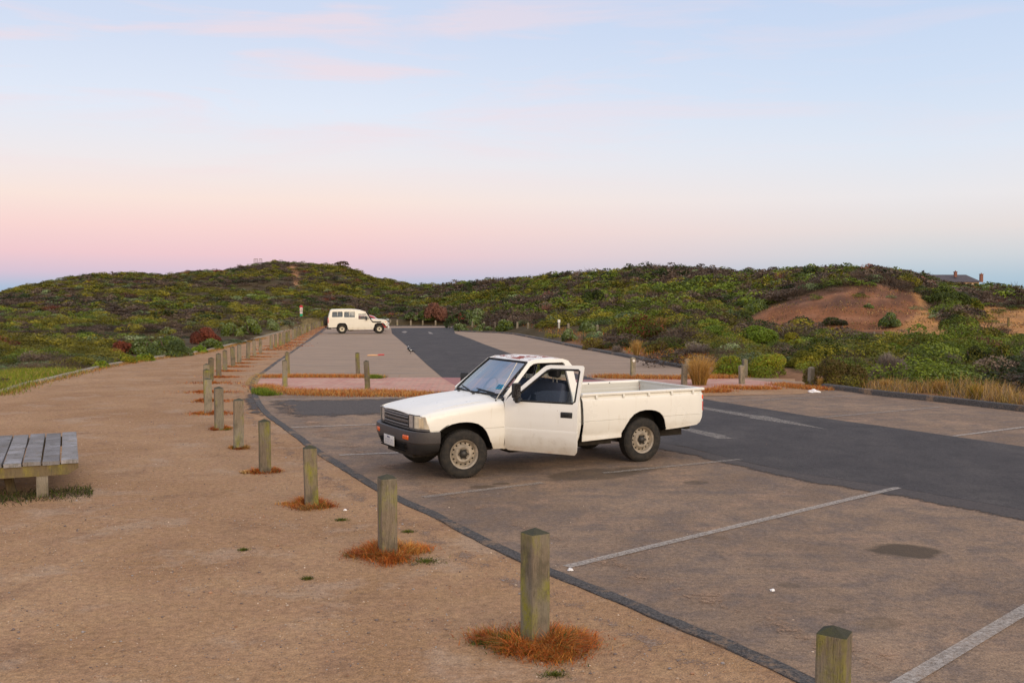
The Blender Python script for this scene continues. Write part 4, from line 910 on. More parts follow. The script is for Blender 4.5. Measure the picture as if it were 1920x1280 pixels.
# underside
bm = bmesh.new()
for y in (-.42, .42): add_box(bm, (1.65, y, .36), (4.3, .09, .12))
add_box(bm, (2.85, 0, .315), (.10, 1.3, .09)); add_box(bm, (0, 0, .28), (.14, 1.2, .09)); add_box(bm, (1.3, -.1, .27), (.7, .3, .14)); add_box(bm, (-.2, 0, .45), (.8, .9, .35)); add_box(bm, (2.1, -.50, .36), (.55, .35, .14)); add_box(bm, (3.85, 0, .44), (.08, 1.1, .10))
add_tube(bm, [(.6, .25, .27), (2.3, .25, .27), (2.8, .45, .42), (3.3, .5, .36), (3.8, .5, .36)], .028, 8); add_cyl(bm, (2.0, .25, .27), (2.4, .25, .27), .08)
for ys in (-1, 1): add_tube(bm, [(2.25, ys * .52, .36), (2.6, ys * .52, .30), (2.85, ys * .52, .29), (3.1, ys * .52, .32), (3.5, ys * .52, .40)], .028, 6)
obj_bm('chassis', bm, M_MUD, UTE, smooth=False)
bm = bmesh.new(); add_box(bm, (1.8, 0, .45), (3.6, 1.30, .02)); add_box(bm, (-.35, 0, .62), (.35, 1.1, .30)); add_box(bm, (.46, 0, .62), (.03, 1.5, .45)); add_box(bm, (2.38, 0, .52), (.02, 1.4, .18)); add_box(bm, (3.30, 0, .52), (.02, 1.4, .14)); obj_bm('floor_pan', bm, M_DARK, UTE, smooth=False)
# antenna, leaning back along the pillar
bm = bmesh.new(); a0 = Vector((.47, -.745, .995)); add_tube(bm, [a0, a0 + Vector((.20, .03, .27)), a0 + Vector((.36, .05, .50))], .0055, 6); AN = obj_bm('antenna', bm, simple('antenna_grey', (.60, .57, .50), .4), UTE)
bm = bmesh.new(); add_cyl(bm, a0 - Vector((0, 0, .03)), a0 + Vector((.012, 0, .02)), .018, .010); obj_bm('antenna_base', bm, M_RUB, AN)
# dent behind the door, low on the tray side
# ---- wheels
def make_wheel(parent, rad=.318, w=.19, rimr=.195, mat_rim=None, holes=14, dish=.03):
    wh = bpy.data.objects.new('wheel', None); link(wh, parent)
    bm = bmesh.new(); pr = [(rimr - .004, .075), (rimr + .01, .088), (rimr + .035, .097), (rad - .055, .098), (rad - .022, .090), (rad - .008, .078), (rad - .001, .060), (rad, .03), (rad, -.03), (rad - .001, -.060), (rad - .008, -.078), (rad - .022, -.090), (rad - .055, -.098), (rimr + .01, -.09), (rimr - .004, -.075)]
    pr = [(a, b * w / .196) for a, b in pr]; rings = add_lathe(bm, pr, 'Y', 60)
    bmesh.ops.recalc_face_normals(bm, faces=bm.faces[:])
    for k in range(60):
        a = 2 * math.pi * k / 60
        for yy, sk in ((-.056, 1), (-.020, -1), (.020, 1), (.056, -1)):
            m_ = Matrix.Rotation(a + sk * .012, 4, 'Y') @ Matrix.Translation((rad - .001, yy * w / .19, 0)) @ Matrix.Rotation(sk * .3, 4, 'X') @ Matrix.Diagonal((.008, .028, .022, 1)); bmesh.ops.create_cube(bm, size=1, matrix=m_)
    obj_bm('tyre', bm, M_TYRE, wh, ang=30)
    bm = bmesh.new(); s = rimr / .195
    prof = [(rimr - .002, -.085), (rimr, -.080), (rimr - .004, -.072), (rimr - .018, -.064), (rimr - .026, -.030), (rimr - .032, -.012), (.156 * s, -.010), (.150 * s, -.022), (.134 * s, -.026), (.124 * s, -.036), (.114 * s, -.050), (.100 * s, -.058), (.080 * s, -.054), (.070 * s, -.040), (.058 * s, -.036), (.0, -.040)]
    prof = [(a, b) for a, b in prof[:-1]]; add_lathe(bm, prof, 'Y', 48); bmesh.ops.recalc_face_normals(bm, faces=bm.faces[:])
    nf = len(bm.faces)
    for k in range(holes):
        a = 2 * math.pi * k / holes; c = Vector((.140 * s * math.cos(a), -.028, .140 * s * math.sin(a))); vv = add_cyl(bm, c, c + Vector((0, .012, 0)), .0125 * s, seg=10)
        for v in vv:
            for f in v.link_faces: f.material_index = 1
    rim = obj_bm('rim', bm, [mat_rim or M_RIM, M_DARK], wh, ang=40)
    bm = bmesh.new(); add_lathe(bm, [(.058 * s, -.040), (.050 * s, -.060), (.040 * s, -.075), (.032 * s, -.082), (.0005, -.084)], 'Y', 18)
    for k in range(6):
        a = 2 * math.pi * k / 6; c = Vector((.060 * s * math.cos(a), -.046, .060 * s * math.sin(a))); add_cyl(bm, c, c + Vector((0, -.020, 0)), .012, seg=6)
    obj_bm('hub', bm, simple('dark_hub', (.045, .042, .038), .5, metal=.4), wh)
    return wh
for x, ys, st in ((0, -1, -9), (0, 1, -9), (2.85, -1, 0), (2.85, 1, 0)):
    wh = make_wheel(UTE); wh.location = (x, ys * .715, .322); wh.rotation_euler = (0, random.random(), R(st) + (math.pi if ys > 0 else 0))
    wh.rotation_euler = (0, 0, R(st) + (math.pi if ys > 0 else 0))
# ================================================================== SMALLER THINGS
rng = np.random.default_rng(7)
ORD = ['zeroth', 'first', 'second', 'third', 'fourth', 'fifth', 'sixth', 'seventh', 'eighth', 'ninth', 'tenth', 'eleventh', 'twelfth', 'thirteenth', 'fourteenth', 'fifteenth', 'sixteenth', 'seventeenth', 'eighteenth', 'nineteenth', 'twentieth']
ORD += ['twenty-' + o for o in ORD[1:10]] + ['thirtieth'] + ['thirty-' + o for o in ORD[1:10]] + ['fortieth']
def post_mesh(w, h, seed, pyr=.23, sub=True):
    rnd = random.Random(seed); bm = bmesh.new(); rows = []; nz_ = 9
    for k in range(nz_ + 1):
        z = -.15 + (h - pyr * w + .15) * k / nz_; row = []
        for i in range(4):
            a = (-1, 1, 1, -1)[i], (-1, -1, 1, 1)[i]; b = ((-1, 1, 1, -1) * 2)[i + 1], ((-1, -1, 1, 1) * 2)[i + 1]
            for t in (0.06, .5, .94):
                x = (a[0] * (1 - t) + b[0] * t) * w / 2; y = (a[1] * (1 - t) + b[1] * t) * w / 2
                row.append((x + rnd.uniform(-1, 1) * .0016, y + rnd.uniform(-1, 1) * .0016, z))
        rows.append(row + [row[0]])
    vs = add_grid(bm, rows); ap = bm.verts.new((rnd.uniform(-.01, .01), rnd.uniform(-.01, .01), h))
    top = vs[-1]
    for a, b in zip(top, top[1:]): bm.faces.new((a, b, ap))
    bmesh.ops.remove_doubles(bm, verts=bm.verts[:], dist=.0004); bmesh.ops.recalc_face_normals(bm, faces=bm.faces[:]); return bm
POSTS = [(1556, 1418, 1172, 59), (1003, 1205, 990, 35), (727, 1040, 887, 24), (584, 947, 834, 15), (497, 885, 785, 22), (447.6, 840, 746, 24), (411, 804, 724, 20), (390.5, 775, 708, 20), (388.5, 752, 691, 20), (389, 735, 681, 15),
         (395, 718, 669.5, 20), (410.5, 707, 661.5, 18), (422, 695.5, 655.5, 15), (437.3, 687.5, 649.5, 20), (448.7, 681, 645, 20), (464.9, 674.3, 640.6, 20), (477.4, 669, 637, 18), (488, 663, 634.6, 15),
         (508.4, 655.6, 628), (516.7, 652.3, 626), (525.4, 649, 624.2), (531.8, 646.3, 622), (537.4, 643.4, 621), (542.7, 641, 619.6), (549.3, 637.6, 616.8), (553.8, 635, 614.3), (558.4, 632.2, 613), (563, 629.6, 611.3),
         (567.6, 627.4, 609.8), (572, 625.3, 608.6), (576.3, 623.2, 607.6), (580.5, 621.2, 606.4), (584.6, 619.4, 605.3), (588.5, 617.8, 604.2), (592.4, 616.2, 603.2), (596.2, 614.8, 602.2), (600, 613.3, 601.4), (603.8, 612, 600.6), (607.5, 610.8, 600)]
GRP = 'timber bollards in the curved row along the gravel path'
def place_post(px, py, ptop, rotdeg, label, grp, w=.150, mat=None, name='bollard', base=None, seed=0):
    g = base or G(px, py); Yd = g[1]; z_top = at_depth(px, ptop, Yd)[2]; h = max(.35, z_top - g[2])
    bm = post_mesh(w, h, seed)
    o = obj_bm(name, bm, mat or M_WOODP, smooth=False, loc=g, rot=(R(random.Random(seed).uniform(-1.8, 1.8)), R(random.Random(seed + 5).uniform(-1.8, 1.8)), R(rotdeg + random.Random(seed + 9).uniform(-5, 5))))
    if Yd < 16: 
        b_ = o.modifiers.new('bevel', 'BEVEL'); b_.width = .005; b_.segments = 2; b_.limit_method = 'ANGLE'; b_.angle_limit = R(35)
    tag(o, label, 'bollard', grp); return o
for k, p in enumerate(POSTS):
    px, py, pt = p[:3]; rot = p[3] if len(p) > 3 else 20
    if k == 0: lab = 'mossy timber bollard with dark pointed top, cut off by the bottom edge of the photo'
    elif k == 1: lab = 'large weathered bollard with yellow-green lichen streak and the widest rust-red grass round its foot'
    else: lab = f'weathered square timber bollard, {ORD[k + 1]} from the camera in the curved row by the path'
    place_post(px, py, pt, rot, lab, GRP, seed=k, w=.152 if k < 8 else .145)
GATE = [(534.5, 725, 674, 'left'), (539.8, 702, 659, 'left'), (671.3, 701, 660, 'mid'), (689.4, 729.5, 675, 'mid'), (1186.3, 709, 669, 'tray'), (1282.6, 722, 682, 'tuss'), (1289.4, 706, 672, 'tuss'), (1391, 720, 684, 'grn'), (1396.5, 707, 672, 'grn'), (1520, 723, 687, 'end')]
GL = ['timber bollard at the left end of the brick crossing, nearer of the pair', 'timber bollard at the left end of the brick crossing, farther of the pair',
      'thin timber bollard behind the brick crossing, farther of the middle pair', 'leaning timber bollard in dry grass in front of the brick crossing, left of the truck',
      'grey bollard with a round white reflector, behind the truck tray', 'grey bollard just left of the big golden tussock, nearer of two', 'grey bollard just left of the big golden tussock, farther of two',
      'dry grey bollard before the green bushes right of the tussock, nearer of two', 'dry grey bollard before the green bushes right of the tussock, farther of two', 'single grey bollard at the left end of the right-hand kerb beside white litter']
for k, (px, py, pt, _) in enumerate(GATE):
    o = place_post(px, py, pt, [12, 12, 10, 8, 15, 10, 12, 15, 12, 18][k], GL[k], 'bollards at the brick crossing', w=.135, mat=M_WOODP if k < 4 else M_WOODP2, seed=60 + k)
    if k == 3: o.rotation_euler[1] = R(-2.5)
    if k == 4:
        bm = bmesh.new(); hh = max(v.co.z for v in o.data.vertices); add_cyl(bm, (-.0, -.069, hh - .11), (0, -.078, hh - .11), .042, seg=18); obj_bm('reflector', bm, simple('reflector_white', (.75, .72, .66), .3), o, smooth=False)
FARP = [(745, 611, 599.5), (770.4, 611, 600), (792.7, 611, 600), (816.7, 611.3, 600.5), (839.7, 611.8, 601), (732, 610.8, 599.2)]
for k, (px, py, pt) in enumerate(sorted(FARP)):
    place_post(px, py, pt, 5, f'small pale bollard along the far kerb, {ORD[k + 1]} to the right of the four-wheel drive', 'pale bollards along the far kerb', w=.17, mat=M_WOODP2, seed=90 + k)
FARQ = [(885.6, 613.5, 602), (907.5, 613.8, 602.8), (928.5, 614, 603.5), (970, 615, 603.5), (990, 616, 604.7), (1065.6, 616.5, 606), (1120, 619, 608.7), (1144.6, 620, 609)]
for k, (px, py, pt) in enumerate(FARQ):
    place_post(px, py, pt, 5, f'small pale post among the far shrubs, {ORD[k + 1]} from the left behind the island kerb', 'pale posts among the far shrubs', w=.16, mat=M_WOODP2, name='timber_post', base=hit(px, py, 40), seed=110 + k)['category'] = 'post'
o = place_post(1048, 615.5, 600, 5, 'pale post with a bright white top, standing among the far shrubs', 'pale posts among the far shrubs', w=.14, mat=simple('white_post', (.42, .40, .34), .7), name='timber_post', base=hit(1048, 615.5, 40), seed=131); o['category'] = 'post'
bm = bmesh.new(); hh = max(v.co.z for v in o.data.vertices); add_box(bm, (0, 0, hh - .07), (.17, .17, .2)); obj_bm('white_cap', bm, simple('white_cap_paint', (.8, .8, .76), .5), o, smooth=False)

# ---- low timber platform seat
def Gz(px, py, z): r = ray(px, py); t = (z - HCAM) / r[2]; return Vector((t * r[0], t * r[1], z))
c0, c1, e0 = Gz(147, 861, .43), Gz(143.5, 809.5, .43), Gz(0, 877, .43)
ey = (c1 - c0); dlen = ey.length; ey.normalize(); ex = Vector((-ey.y, ey.x, 0))
BEN = empty('timber_bench', (c0.x, c0.y, 0), math.atan2(ex.y, ex.x)); tag(BEN, 'low wide timber bench of silvery-grey slats on mossy bearers beside the gravel path', 'bench')
ysg = 1 if (Matrix.Rotation(-math.atan2(ex.y, ex.x), 3, 'Z') @ ey).y > 0 else -1
pitch = (Gz(111, 864, .43) - c0).length * .97; sw = pitch * .905
for k in range(10):
    bm = bmesh.new(); x = sw / 2 + k * pitch; bw = rng.uniform(-.006, .006); L_ = dlen + rng.uniform(-.012, .012)
    rows = [[(x + dx + rng.uniform(-.003, .003) + bw * t, ysg * (L_ * t + (.0 if t else -.0)), .43 + dz) for dx, dz in ((-sw / 2, -.045), (-sw / 2, -.004), (-sw / 2 + .006, 0), (0, .001), (sw / 2 - .006, 0), (sw / 2, -.004), (sw / 2, -.045), (-sw / 2, -.045))] for t in np.linspace(0, 1, 7)]
    vs = add_grid(bm, rows); [bm.faces.new(r[:-1]) for r in (vs[0], vs[-1])]; bmesh.ops.recalc_face_normals(bm, faces=bm.faces[:]); obj_bm('slat', bm, M_DECK, BEN, smooth=False, loc=(0, 0, rng.uniform(-.004, .004)))
for yb in (.06, dlen - .10):
    bm = bmesh.new(); L_ = 10 * pitch
    rows = [[(x, ysg * (yb + dy), z) for dy, z in ((-.04, .255 if i else .33), (-.04, .384), (.04, .384), (.04, .255 if i else .33), (-.04, .255 if i else .33))] for i, x in enumerate((.00, .11, 1.0, 1.8, L_))]
    vs = add_grid(bm, rows); bm.faces.new(vs[0][:-1]); bm.faces.new(vs[-1][:-1]); bmesh.ops.recalc_face_normals(bm, faces=bm.faces[:]); obj_bm('bearer', bm, M_BEAR, BEN, smooth=False)
    for xl in (.40, 2.3):
        bm = bmesh.new(); add_box(bm, (xl, ysg * (yb + .02), .12), (.13, .10, .27)); obj_bm('leg', bm, M_WOODP2, BEN, bevel=.006)
for xl in (.78,):
    bm = bmesh.new(); add_box(bm, (xl, ysg * .50, .17), (.10, .10, .40), Matrix.Rotation(R(12), 4, 'Y')); obj_bm('brace', bm, M_BEAR, BEN, bevel=.006)

# ---- white four-wheel drive on the far side
a0 = Vector(G(641.5, 625.6)); a1 = Vector(G(711.3, 625.2)); dd = (a1 - a0); LCL = dd.length
LC = empty('four_wheel_drive', a0, math.atan2(dd.y, dd.x)); tag(LC, 'white high-roofed four-wheel drive wagon with black snorkel and spare wheel on its back', 'four-wheel drive')
kx = LCL / (1365 - 575)
def lp(x, y): return ((x - 575) * kx, (745 - y + (x - 575) * .020) * kx * .955)
M_LCP = m_paint('ivory_wagon_paint', (.80, .765, .66), dirt=(.55, .46, .32)); M_LCW = m_glass('wagon_side_glass', (.50, .55, .60), .03); M_GREY = simple('light_grey_curtain', (.30, .32, .34), .9)
BODY = [lp(*p) for p in [(292, 600), (280, 520), (284, 440), (300, 350), (332, 240), (345, 218), (372, 205), (480, 201), (700, 204), (860, 214), (960, 232), (1050, 256), (1078, 272), (1088, 300), (1150, 408), (1165, 430), (1240, 436), (1470, 458), (1520, 476), (1534, 500), (1536, 560), (1530, 600), (1495, 600), (1480, 560), (1440, 530), (1320, 528), (1275, 552), (1245, 640), (1225, 662), (712, 662), (690, 640), (672, 560), (640, 516), (530, 508), (488, 530), (462, 600)]]
LWIN = [[(372, 258), (386, 252), (580, 252), (587, 262), (587, 362), (578, 372), (372, 370), (362, 360)], [(620, 264), (628, 258), (838, 260), (846, 270), (846, 372), (838, 382), (626, 380), (618, 370)], [(920, 306), (1070, 306), (1085, 320), (1148, 428), (1140, 434), (925, 430), (919, 420)]]
LWIN = [[lp(*p) for p in w] for w in LWIN]
def lw(x, z): return float(np.interp(z, [.3, .7, 1.2, 1.35, 1.95, 2.1], [.83, .845, .84, .82, .72, .66]))
for ys in (0, 1):
    f = (lambda x, z: (x, .72 - .72 - .0 + (.0), z))
    yoff = 1.45 if ys else 0.0
    g_ = lambda x, z, ys=ys: (x, (lw(x, z) + .725) if ys else (.725 - lw(x, z)), z)
    bm = panel_bm(BODY, LWIN, g_, .3, .12); obj_bm('body_side', bm, M_LCP, LC, solid=.03)
    for w in LWIN:
        bm = panel_bm(w, [], lambda x, z, ys=ys: (x, (lw(x, z) + .715) if ys else (.735 - lw(x, z)), z), 0, .1); wn_ = obj_bm('window', bm, M_LCW, LC)
        if w is not LWIN[2] and not ys:
            xm_ = sum(p[0] for p in w) / len(w); zz_ = [p[1] for p in w]; bm = bmesh.new(); add_box(bm, (xm_, .722 - lw(0, sum(zz_) / len(zz_)), (min(zz_) + max(zz_)) / 2), (.035, .03, max(zz_) - min(zz_)), Matrix.Rotation(R(9), 4, 'X')); obj_bm('window_bar', bm, M_LCP, wn_, smooth=False)
            bm = bmesh.new(); add_box(bm, (xm_, .90 - lw(0, sum(zz_) / len(zz_)), (min(zz_) + max(zz_)) / 2), (.80, .02, .44)); obj_bm('curtain', bm, M_GREY, wn_, smooth=False)
top = [lp(*p) for p in [(284, 440), (300, 350), (332, 240), (345, 218), (372, 205), (480, 201), (700, 204), (860, 214), (960, 232), (1050, 256), (1078, 272)]]
bm = bmesh.new(); add_grid(bm, [[(x, .725 + s_ * (lw(x, z) + .004), z + (.03 * (1 - abs(s_) ** 2) if z > 1.8 else 0)) for s_ in np.linspace(-1, 1, 11)] for x, z in top]); obj_bm('roof', bm, M_LCP, LC, solid=.02, ang=50)
bn = [lp(*p) for p in [(1165, 432), (1240, 436), (1470, 458), (1520, 476), (1534, 500), (1536, 600)]]
bm = bmesh.new(); add_grid(bm, [[(x, .725 + s_ * (lw(x, z) - .0), z + .03 * (1 - s_ * s_)) for s_ in np.linspace(-1, 1, 9)] for x, z in bn]); obj_bm('bonnet', bm, M_LCP, LC, solid=.02, ang=50)
wsx = [lp(*p) for p in [(1085, 290), (1160, 430)]]
bm = bmesh.new(); add_grid(bm, [[(x, .725 + s_ * .72, z) for s_ in (-1, 0, 1)] for x, z in wsx]); obj_bm('windscreen', bm, M_LCW, LC, solid=.01)
bm = bmesh.new(); add_grid(bm, [[(x, y, z) for y in (.0, 1.45)] for x, z in [lp(286, 600), lp(284, 440)]]); obj_bm('rear_panel', bm, M_LCP, LC, solid=.02)
bm = bmesh.new(); add_box(bm, ((lp(900, 0)[0]), .725, .62), (3.9, 1.5, .35)); add_box(bm, (lp(420, 0)[0], .725, .55), (.55, 1.2, .12)); obj_bm('chassis', bm, M_DARK, LC, smooth=False)
SP = [lp(*p) for p in [(1395, 497), (1290, 500), (1215, 492), (1190, 462), (1130, 350), (1098, 285), (1092, 240)]]
bm = bmesh.new(); add_tube(bm, [(x + .02, -.13 if i < 3 else -.10 + .03 * i * 0, z) for i, (x, z) in enumerate(SP)], [.05, .055, .055, .055, .05, .05, .075], 8); obj_bm('snorkel', bm, M_BLACK, LC)
sx_, sz_ = lp(236, 455); bm = bmesh.new(); add_lathe(bm, [(.0005, -.12), (.30, -.12), (.37, -.08), (.38, 0), (.37, .08), (.30, .11), (.0005, .11)], 'X', 28, (sx_, .60, sz_)); obj_bm('spare_wheel', bm, M_TYRE, LC)
bx, bz = lp(1575, 455); _, bz2 = lp(1575, 615)
M_BULL = simple('white_bullbar', (.62, .62, .60), .4)
bm = bmesh.new()
for y in (.25, 1.2): add_tube(bm, [(bx - .06, y, bz2), (bx + .02, y, (bz + bz2) / 2), (bx - .02, y, bz)], .04, 8)
for z in (bz, (bz + bz2) / 2, bz2 + .05): add_tube(bm, [(bx - .12, -.05, z - .02), (bx, .12, z), (bx + .02, .725, z), (bx, 1.33, z), (bx - .12, 1.5, z - .02)], .032, 8)
add_box(bm, (bx - .05, .725, bz2 - .02), (.14, 1.6, .16)); obj_bm('bullbar', bm, M_BULL, LC)
for x, z, mt_, nm, s3 in ((1500, 510, M_ORANGE, 'indicator_lamp', (.12, .03, .12)), (1520, 540, M_LENS, 'headlight', (.05, .08, .16)), (1088, 420, M_BLACK, 'door_mirror', (.10, .16, .24)), (398, 460, M_BLACK, 'side_vent', (.25, .02, .06)), (283, 440, M_RED, 'tail_lamp', (.06, .10, .42))):
    xx, z2 = lp(x, z); bm = bmesh.new(); yy = .725 - lw(xx, z2) - (.12 if nm == 'door_mirror' else .0); yy = yy + (.02 if nm == 'headlight' else 0); add_box(bm, (xx, yy, z2), s3); obj_bm(nm, bm, mt_, LC, bevel=.01)
for (pa, pb) in (((905, 290), (903, 645)), ((1165, 432), (1190, 640))):
    A2, B2 = lp(*pa), lp(*pb); bm = bmesh.new(); add_tube(bm, [(A2[0], .725 - lw(0, A2[1]) - .014, A2[1]), (B2[0], .725 - lw(0, B2[1]) - .014, B2[1])], .007, 4); obj_bm('door_gap', bm, simple('panel_gap', (.20, .18, .14), .9), LC, smooth=False)
for arch in ([(462, 600), (488, 530), (530, 508), (640, 516), (672, 560), (690, 640)], [(1245, 640), (1275, 552), (1320, 528), (1440, 530), (1480, 560), (1500, 600)]):
    A2 = [lp(*p) for p in arch]; bm = bmesh.new(); add_tube(bm, [(x, -.13, z) for x, z in A2], .03, 6); obj_bm('arch_flare', bm, M_BLACK, LC)
bm = bmesh.new(); xa, za = lp(962, 652); add_box(bm, (xa, -.10, za), (1.95, .06, .05)); obj_bm('side_step', bm, M_LCP, LC, bevel=.01)
bm = bmesh.new(); xa, za = lp(330, 615); add_box(bm, (xa - .1, .725, za), (.35, 1.4, .14)); obj_bm('rear_bumper', bm, M_BLACK, LC, bevel=.02)
M_RIM2 = simple('white_spoke_rim', (.72, .66, .52), .5)
wr_ = .385
wh0 = make_wheel(LC, wr_, .22, .205, M_RIM2, holes=6)
for i, (x, y, rz_) in enumerate(((0, .0, 0), (LCL, .0, 0), (0, 1.45, math.pi), (LCL, 1.45, math.pi))):
    if i: 
        c = wh0.copy(); COL.objects.link(c); c.parent = LC
        for ch in list(wh0.children):
            q = ch.copy(); COL.objects.link(q); q.parent = c
    else: c = wh0
    c.location = (x, y, wr_); c.rotation_euler = (0, 0, rz_)

# ---- red hatchback half hidden behind it
rc = at_depth(706, 591.2, 88.0); RC = empty('red_car', (rc[0] - 3.0, 88.0, gz(88.0)), R(4)); tag(RC, 'small red car mostly hidden behind the four-wheel drive, only roof and windscreen showing', 'car')
M_REDP = simple('red_car_paint', (.42, .03, .03), .3, coat=.5)
hh = rc[2] - gz(88.0); P_ = [(0, .35), (.02, .75), (.25, .95), (.55, hh - .06), (1.0, hh), (2.35, hh), (2.75, hh - .10), (3.25, .92), (3.9, .80), (4.05, .62), (4.05, .3), (3.7, .3), (3.6, .55), (3.25, .66), (2.95, .55), (2.85, .28), (1.1, .28), (1.0, .55), (.7, .66), (.4, .55), (.3, .3)]
W_ = [[(.55, .98), (.75, hh - .12), (1.5, hh - .08), (1.5, .96)], [(1.62, .96), (1.62, hh - .08), (2.35, hh - .09), (2.72, hh - .2), (2.95, .95)]]
for ys in (-1, 1):
    bm = panel_bm(P_, W_, lambda x, z, ys=ys: (x, ys * (.80 - max(0, z - .9) * .35), z), .5, .15); obj_bm('body_side', bm, M_REDP, RC, solid=.03)
    for w in W_:
        bm = panel_bm(w, [], lambda x, z, ys=ys: (x, ys * (.79 - max(0, z - .9) * .35), z), 0, 0); obj_bm('window', bm, M_LCW, RC, smooth=False)
bm = bmesh.new(); add_grid(bm, [[(x, s_ * (.80 - max(0, z - .9) * .35), z + .03 * (1 - s_ * s_)) for s_ in np.linspace(-1, 1, 7)] for x, z in ((.55, hh - .06), (1.0, hh), (2.35, hh), (2.75, hh - .10))]); obj_bm('roof', bm, M_REDP, RC, solid=.02)
bm = bmesh.new(); add_grid(bm, [[(x, s_ * (.80 - max(0, z - .9) * .35), z + .03 * (1 - s_ * s_)) for s_ in np.linspace(-1, 1, 7)] for x, z in ((3.25, .92), (3.9, .80), (4.05, .62), (4.06, .3))]); obj_bm('bonnet', bm, M_REDP, RC, solid=.02)
bm = bmesh.new(); add_grid(bm, [[(x, s_ * (.79 - max(0, z - .9) * .35), z + .02 * (1 - s_ * s_)) for s_ in np.linspace(-1, 1, 5)] for x, z in ((2.75, hh - .10), (3.25, .92))]); obj_bm('windscreen', bm, M_LCW, RC, solid=.01)
bm = bmesh.new(); add_grid(bm, [[(x, s_ * .78, z) for s_ in (-1, 1)] for x, z in ((0, .35), (.02, .75), (.25, .95), (.55, hh - .06))]); obj_bm('tailgate', bm, M_REDP, RC, solid=.02)
bm = bmesh.new(); add_box(bm, (2.0, 0, .45), (3.7, 1.45, .3)); obj_bm('chassis', bm, M_DARK, RC, smooth=False)
for x in (.72, 3.27):
    for ys in (-1, 1):
        bm = bmesh.new(); add_lathe(bm, [(.0005, -.09), (.18, -.09), (.29, -.08), (.30, 0), (.29, .09), (.0005, .09)], 'Y', 24, (x, ys * .70, .30)); obj_bm('wheel', bm, M_TYRE, RC)

# ---- track marker sign
g = G(565.3, 610.5); k_ = g[1] / FPX
SG_ = empty('marker_sign', g, 0); tag(SG_, 'slim post sign with red top, white panels and green base panel beside the far path', 'sign')
bm = bmesh.new(); add_box(bm, (-.02, 0, 20 * k_ / 2), (3.0 * k_, 3.0 * k_, 21 * k_ * 1.0)); add_box(bm, (-.02, .04, 22 * k_), (1.6 * k_, .05, 34 * k_)); obj_bm('post', bm, M_WOODP2, SG_, smooth=False)
def plate(nm, x, z0, z1, w, col, y=-.05):
    bm = bmesh.new(); add_box(bm, (x, y, (z0 + z1) / 2 * k_), (w * k_, .03, (z1 - z0) * k_)); return obj_bm(nm, bm, simple(nm + '_paint', col, .5), SG_, smooth=False)
bm = bmesh.new(); add_cyl(bm, (0, -.05, 35.2 * k_), (0, -.08, 35.2 * k_), 3.3 * k_, seg=20); obj_bm('red_disc', bm, simple('sign_red', (.50, .01, .03), .5), SG_, smooth=False)
wp = plate('white_panel', 0, 27.6, 34.2, 5.0, (.75, .66, .62), -.085); plate('grey_panel', .0, 26.2, 27.4, 5.0, (.15, .2, .17)); plate('white_panel', 0, 22.4, 26.2, 5.0, (.75, .60, .58), -.085)
bm = bmesh.new(); [add_box(bm, (0, -.105, z * k_), (1.6 * k_, .008, h_ * k_)) for z, h_ in ((32.4, .7), (30.6, 2.0), (28.8, .8))]; obj_bm('panel_symbol', bm, simple('sign_mark', (.45, .10, .08), .5), wp, smooth=False)
bm = bmesh.new(); add_cyl(bm, (0, -.06, 19.6 * k_), (0, -.09, 19.6 * k_), 2.8 * k_, seg=18); obj_bm('green_disc', bm, simple('sign_green', (.0, .40, .20), .5), SG_, smooth=False)
# low rail beside it
A2 = Vector(hit(522, 612, 60)); B2 = Vector(G(562, 611.5)); RL = empty('timber_rail', A2, 0); tag(RL, 'low pale timber rail running left from the marker sign', 'rail')
d_ = B2 - A2; zt_ = at_depth(540, 600.5, (A2.y + B2.y) / 2)[2]
bm = bmesh.new(); add_box(bm, (d_.x / 2, d_.y / 2, zt_ - A2.z), (d_.xy.length, .12, .14), Matrix.Rotation(math.atan2(d_.y, d_.x), 4, 'Z')); obj_bm('rail', bm, M_WOODP2, RL, smooth=False)
for t_ in (0.02, .5, .98):
    q = A2 + d_ * t_; z0 = TZ(q.x, q.y); bm = bmesh.new(); add_box(bm, (d_.x * t_, d_.y * t_ + .12, (zt_ + z0) / 2 - A2.z), (.13, .13, max(.2, zt_ - z0 + .15))); obj_bm('post', bm, M_WOODP2, RL, smooth=False)

# ---- wire fence in front of the mound
FP = [(1428, 612), (1468, 613.5), (1511, 615), (1552, 616), (1593, 619.5), (1639, 623), (1656, 623), (1677, 624.5), (1732, 626), (1788, 628), (1848, 631), (1908, 634)]
FN = empty('wire_fence', hit(1639, 640, 45), 0); tag(FN, 'thin wire fence with pale posts crossing the scrub below the bare earth mound', 'fence'); f0 = FN.location
tops = []
for k, (px, pt) in enumerate(FP):
    b_ = hit(px, pt + 15.5, 42); tz = at_depth(px, pt, b_[1])[2]; tops.append(Vector((b_[0], b_[1], tz)) - f0)
    bm = bmesh.new(); add_box(bm, (b_[0] - f0.x, b_[1] - f0.y, (b_[2] + tz) / 2 - f0.z - .05), (.075, .075, tz - b_[2] + .2)); obj_bm('fence_post', bm, M_WOODP2, FN, smooth=False)
for dz in (.06, .30, .54):
    bm = bmesh.new(); add_tube(bm, [p - Vector((0, 0, dz)) for p in tops], .012, 4); obj_bm('wire', bm, simple('rusty_wire', (.10, .085, .07), .7), FN, smooth=False)
b_ = hit(1890.5, 613, 60); tz = at_depth(1890, 598, b_[1])[2]; bm = bmesh.new(); add_box(bm, (0, 0, (tz - b_[2]) / 2), (.10, .10, tz - b_[2] + .2)); add_box(bm, (-.05, 0, .12), (.35, .06, .06)); o = obj_bm('timber_post', bm, M_BEAR, smooth=False, loc=b_); tag(o, 'lone dark post on the straw-coloured slope at the far right', 'post')

